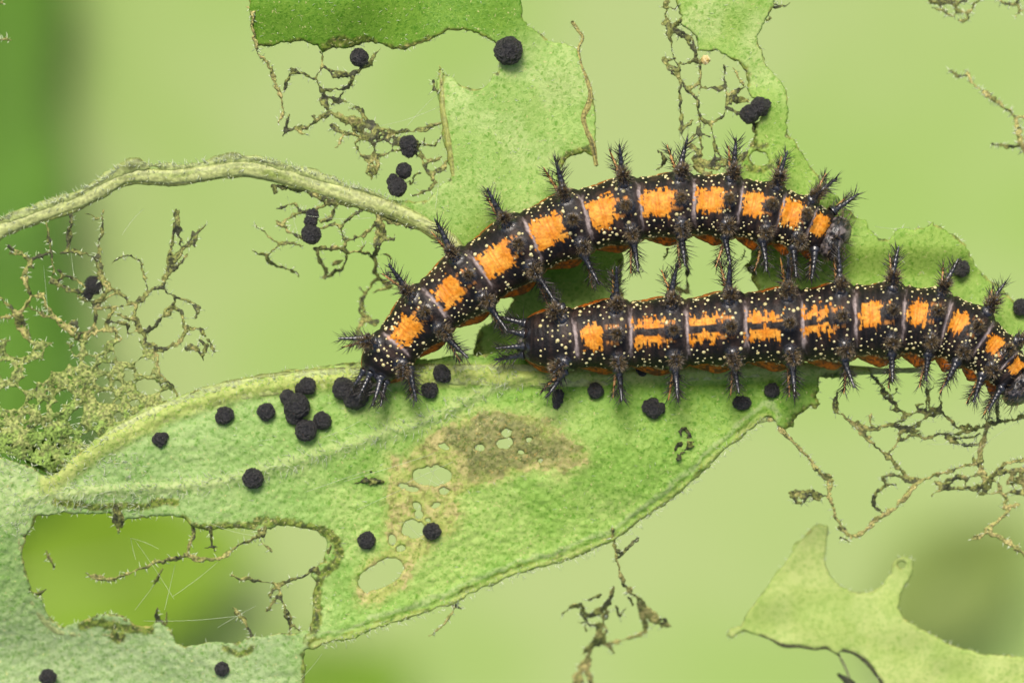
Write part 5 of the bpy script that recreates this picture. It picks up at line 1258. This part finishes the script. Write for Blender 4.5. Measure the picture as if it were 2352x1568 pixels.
FR = [([(1168, 117, 32)], 'large black pellet on the rim of the window below the dark green lobe', 0.0),
      ([(825, 133, 21)], 'black pellet caught in olive shreds under the dark green leaf lobe', -0.02),
      ([(938, 330, 20), (940, 345, 17)], 'rough black pellet stuck in the dry net, uppermost of three', 0.0),
      ([(928, 392, 18)], 'small black pellet touching a larger one beside the bare stalk, the upper of them', 0.0),
      ([(913, 430, 22), (903, 415, 15)], 'lumpy black pellet just above the bare stalk, below a smaller pellet', 0.0),
      ([(718, 493, 15), (714, 508, 15)], 'small oblong pellet sitting on top of a round one below the stalk', 0.0),
      ([(715, 539, 22)], 'round black pellet hanging in the net under the stalk, below an oblong one', 0.0),
      ([(216, 655, 22), (200, 678, 14)], 'glossy black pellet tangled in the net left of the bare loops', 0.0),
      ([(1745, 245, 22), (1722, 262, 22), (1758, 240, 14)], 'jagged double-lumped black pellet on the inner rim of the right leaf strip', 0.0),
      ([(2207, 617, 20)], 'greyish black pellet on the leaf lobe behind a raised spine', 0.0),
      ([(2346, 706, 20)], 'black pellet on the leaf lobe tip next to the straight caterpillar\'s head end', 0.0),
      ([(517, 953, 20), (508, 958, 14)], 'black pellet below the hairy midrib, alone left of an oval one', 0.0),
      ([(611, 945, 20)], 'oval black pellet just left of the big clump of pellets', 0.0),
      ([(706, 886, 20), (690, 893, 14)], 'squarish black pellet on the yellow midrib above the big clump', 0.0),
      ([(660, 912, 18), (682, 934, 30), (676, 955, 20)], 'big double-lumped black pellet at the heart of the clump', 0.0),
      ([(703, 988, 25)], 'round black pellet at the lower end of the clump', 0.0),
      ([(740, 966, 21)], 'black pellet leaning on the clump, on the side of the caterpillar tail', 0.0),
      ([(788, 892, 26), (816, 910, 30), (836, 892, 20)], 'largest black pellet, lumpy, under the tail of the curved caterpillar', 0.0),
      ([(1014, 857, 20), (1022, 866, 13)], 'black pellet under the curved caterpillar\'s rear flank, upper of a touching pair', 0.0),
      ([(988, 896, 19)], 'black pellet on green leaf, lower of a touching pair near the tail', 0.0),
      ([(1283, 906, 13), (1281, 918, 12), (1279, 930, 9)], 'narrow upright black pellet below the straight caterpillar\'s tail end', 0.0),
      ([(1368, 897, 18)], 'black pellet half hidden by a tan spine below the straight caterpillar', 0.0),
      ([(1502, 940, 20), (1490, 934, 15), (1515, 938, 14), (1501, 926, 13)], 'knobbly black pellet on open leaf near the dark leaf fleck', 0.0),
      ([(1704, 925, 17, 1.25, 0.92)], 'flattish black pellet close to the right end of the leaf margin', 0.0),
      ([(1773, 897, 17)], 'round black pellet under a spine where the lower leaf narrows', 0.0),
      ([(367, 1009, 16), (378, 1001, 9)], 'smallest notched black pellet near the leaf base under the midrib', 0.0),
      ([(581, 1098, 23)], 'round black pellet beside the hairy side vein, alone on open leaf', 0.0),
      ([(842, 1240, 20)], 'round black pellet with a pale fleck, between big hole and dry patch', 0.0),
      ([(992, 1219, 20)], 'round black pellet on the edge of the dry tan patch', 0.0),
      ([(510, 1535, 16)], 'smooth small pellet on the leaf flap below the big hole', 0.0),
      ([(110, 1554, 19)], 'blurred black pellet on the flap near the leaf base corner', 0.0),
      ([(1475, 851, 16)], 'black pellet mostly hidden beneath the straight caterpillar', -0.01)]
for i, (lm, lab, lf) in enumerate(FR): frass(lm, lab, lf, i + 1)

# ------------------------------------------------------------------ small things on the leaf
def flake(name, label, cat, strokes, box, seed, z=0.012):
    r = empty(name, WV((box[0] + box[2]) / 2, (box[1] + box[3]) / 2, z), label, cat)
    X, Y = 0, 0
    q = lace('fleck', r, box, strokes, lambda x, y: z_low(x, y) + z + 0.03 * fbm(x / 12, y / 12, seed, 2), cell=1.3, seed=seed, nh=10, hairacc=None)
    q['kind'] = 'stuff'
    return r
LU = []
st(2, 2, [(1545, 840), (1560, 800), (1600, 820), (1625, 870), (1610, 890)], [18, 20, 18, 18, 16], 2.6); st(2, 2, [(1610, 890), (1560, 960), (1540, 1000), (1530, 1060), (1550, 1090)], [22, 56, 52, 26, 14], 2.6); st(2, 2, [(1560, 960), (1660, 945)], [40, 40], 2.6)
flake('leaf_fleck', 'curled black fleck of dead leaf near the folded margin', 'fleck', LU, (1545, 970, 1610, 1075), 91)
LU = []
for q in range(9): st(1, 2, [(1050, 1200 + 8 * q), (1050 + 22 * (q - 4), 1270 + 5 * (q % 3)), (1050 + 44 * (q - 4), 1310 + 10 * (q % 2))], [11, 6, 3], 2.0)
st(1, 2, [(1048, 1195), (1052, 1250), (1058, 1310)], [6, 13, 9], 2.2)
flake('shed_bristles', 'tiny brown tuft of shed bristles on the open leaf', 'fleck', LU, (790, 1070, 910, 1130), 93, 0.006)
bead = frass([(1620, 138, 10)], 'tiny pale straw-coloured bead at the eaten edge of the right leaf strip', 0.0, 77)
bead.name = 'plant_bead'; bead['category'] = 'bead'; del bead['group']
bead.data.materials.clear(); bead.data.materials.append(plain_material('straw_bead', A(206, 176, 90), A(236, 224, 170), 60, rough=0.4))

# fine silk lines
acc = Acc()
def silk(a, b, za, zb_, sag=0.0):
    t = np.linspace(0, 1, 14)
    x = a[0] + (b[0] - a[0]) * t; y = a[1] + (b[1] - a[1]) * t + 6 * sag * np.sin(np.pi * t); z = za + (zb_ - za) * t - 0.03 * np.sin(np.pi * t)
    tube3(acc, np.stack(W(x, y, z), -1), 0.3 * K, np.zeros(3), sides=4)
for a in [((310, 1240), (400, 1375)), ((300, 1235), (365, 1260)), ((300, 1235), (312, 1285)), ((352, 1345), (310, 1400)), ((402, 1296), (378, 1400)), ((500, 1290), (395, 1370)), ((330, 1425), (560, 1412)), ((588, 1390), (500, 1440)), ((790, 1105), (1000, 1040)), ((930, 1110), (1040, 1060)),
          ((960, 1085), (1010, 1115)), ((985, 1075), (1020, 1110)), ((1000, 1070), (985, 1118)), ((930, 1120), (820, 1170)), ((700, 1130), (860, 1075)), ((590, 1012), (700, 985)), ((740, 1005), (830, 965)), ((480, 1200), (588, 1230)), ((1010, 245), (870, 290)), ((1005, 215), (935, 290)), ((660, 450), (690, 560)), ((700, 495), (860, 500)),
          ((2010, 520), (2090, 522)), ((2060, 965), (2150, 970)), ((2230, 1045), (2352, 960)), ((2130, 1020), (2250, 1022)), ((100, 610), (110, 720)), ((160, 560), (170, 640)), ((330, 480), (280, 540)), ((690, 1560), (740, 1500)), ((930, 1195), (975, 1240)), ((915, 1200), (960, 1185)), ((1330, 975), (1450, 985)), ((1010, 390), (1000, 480)), ((1140, 600), (1000, 640))]:
    silk(a[0], a[1], 0.02, 0.02, random.uniform(-1, 1))
o = acc.obj('silk_threads', M_silk); o['kind'] = 'stuff'; tag(o, 'fine pale silk threads strung across the holes', 'silk')
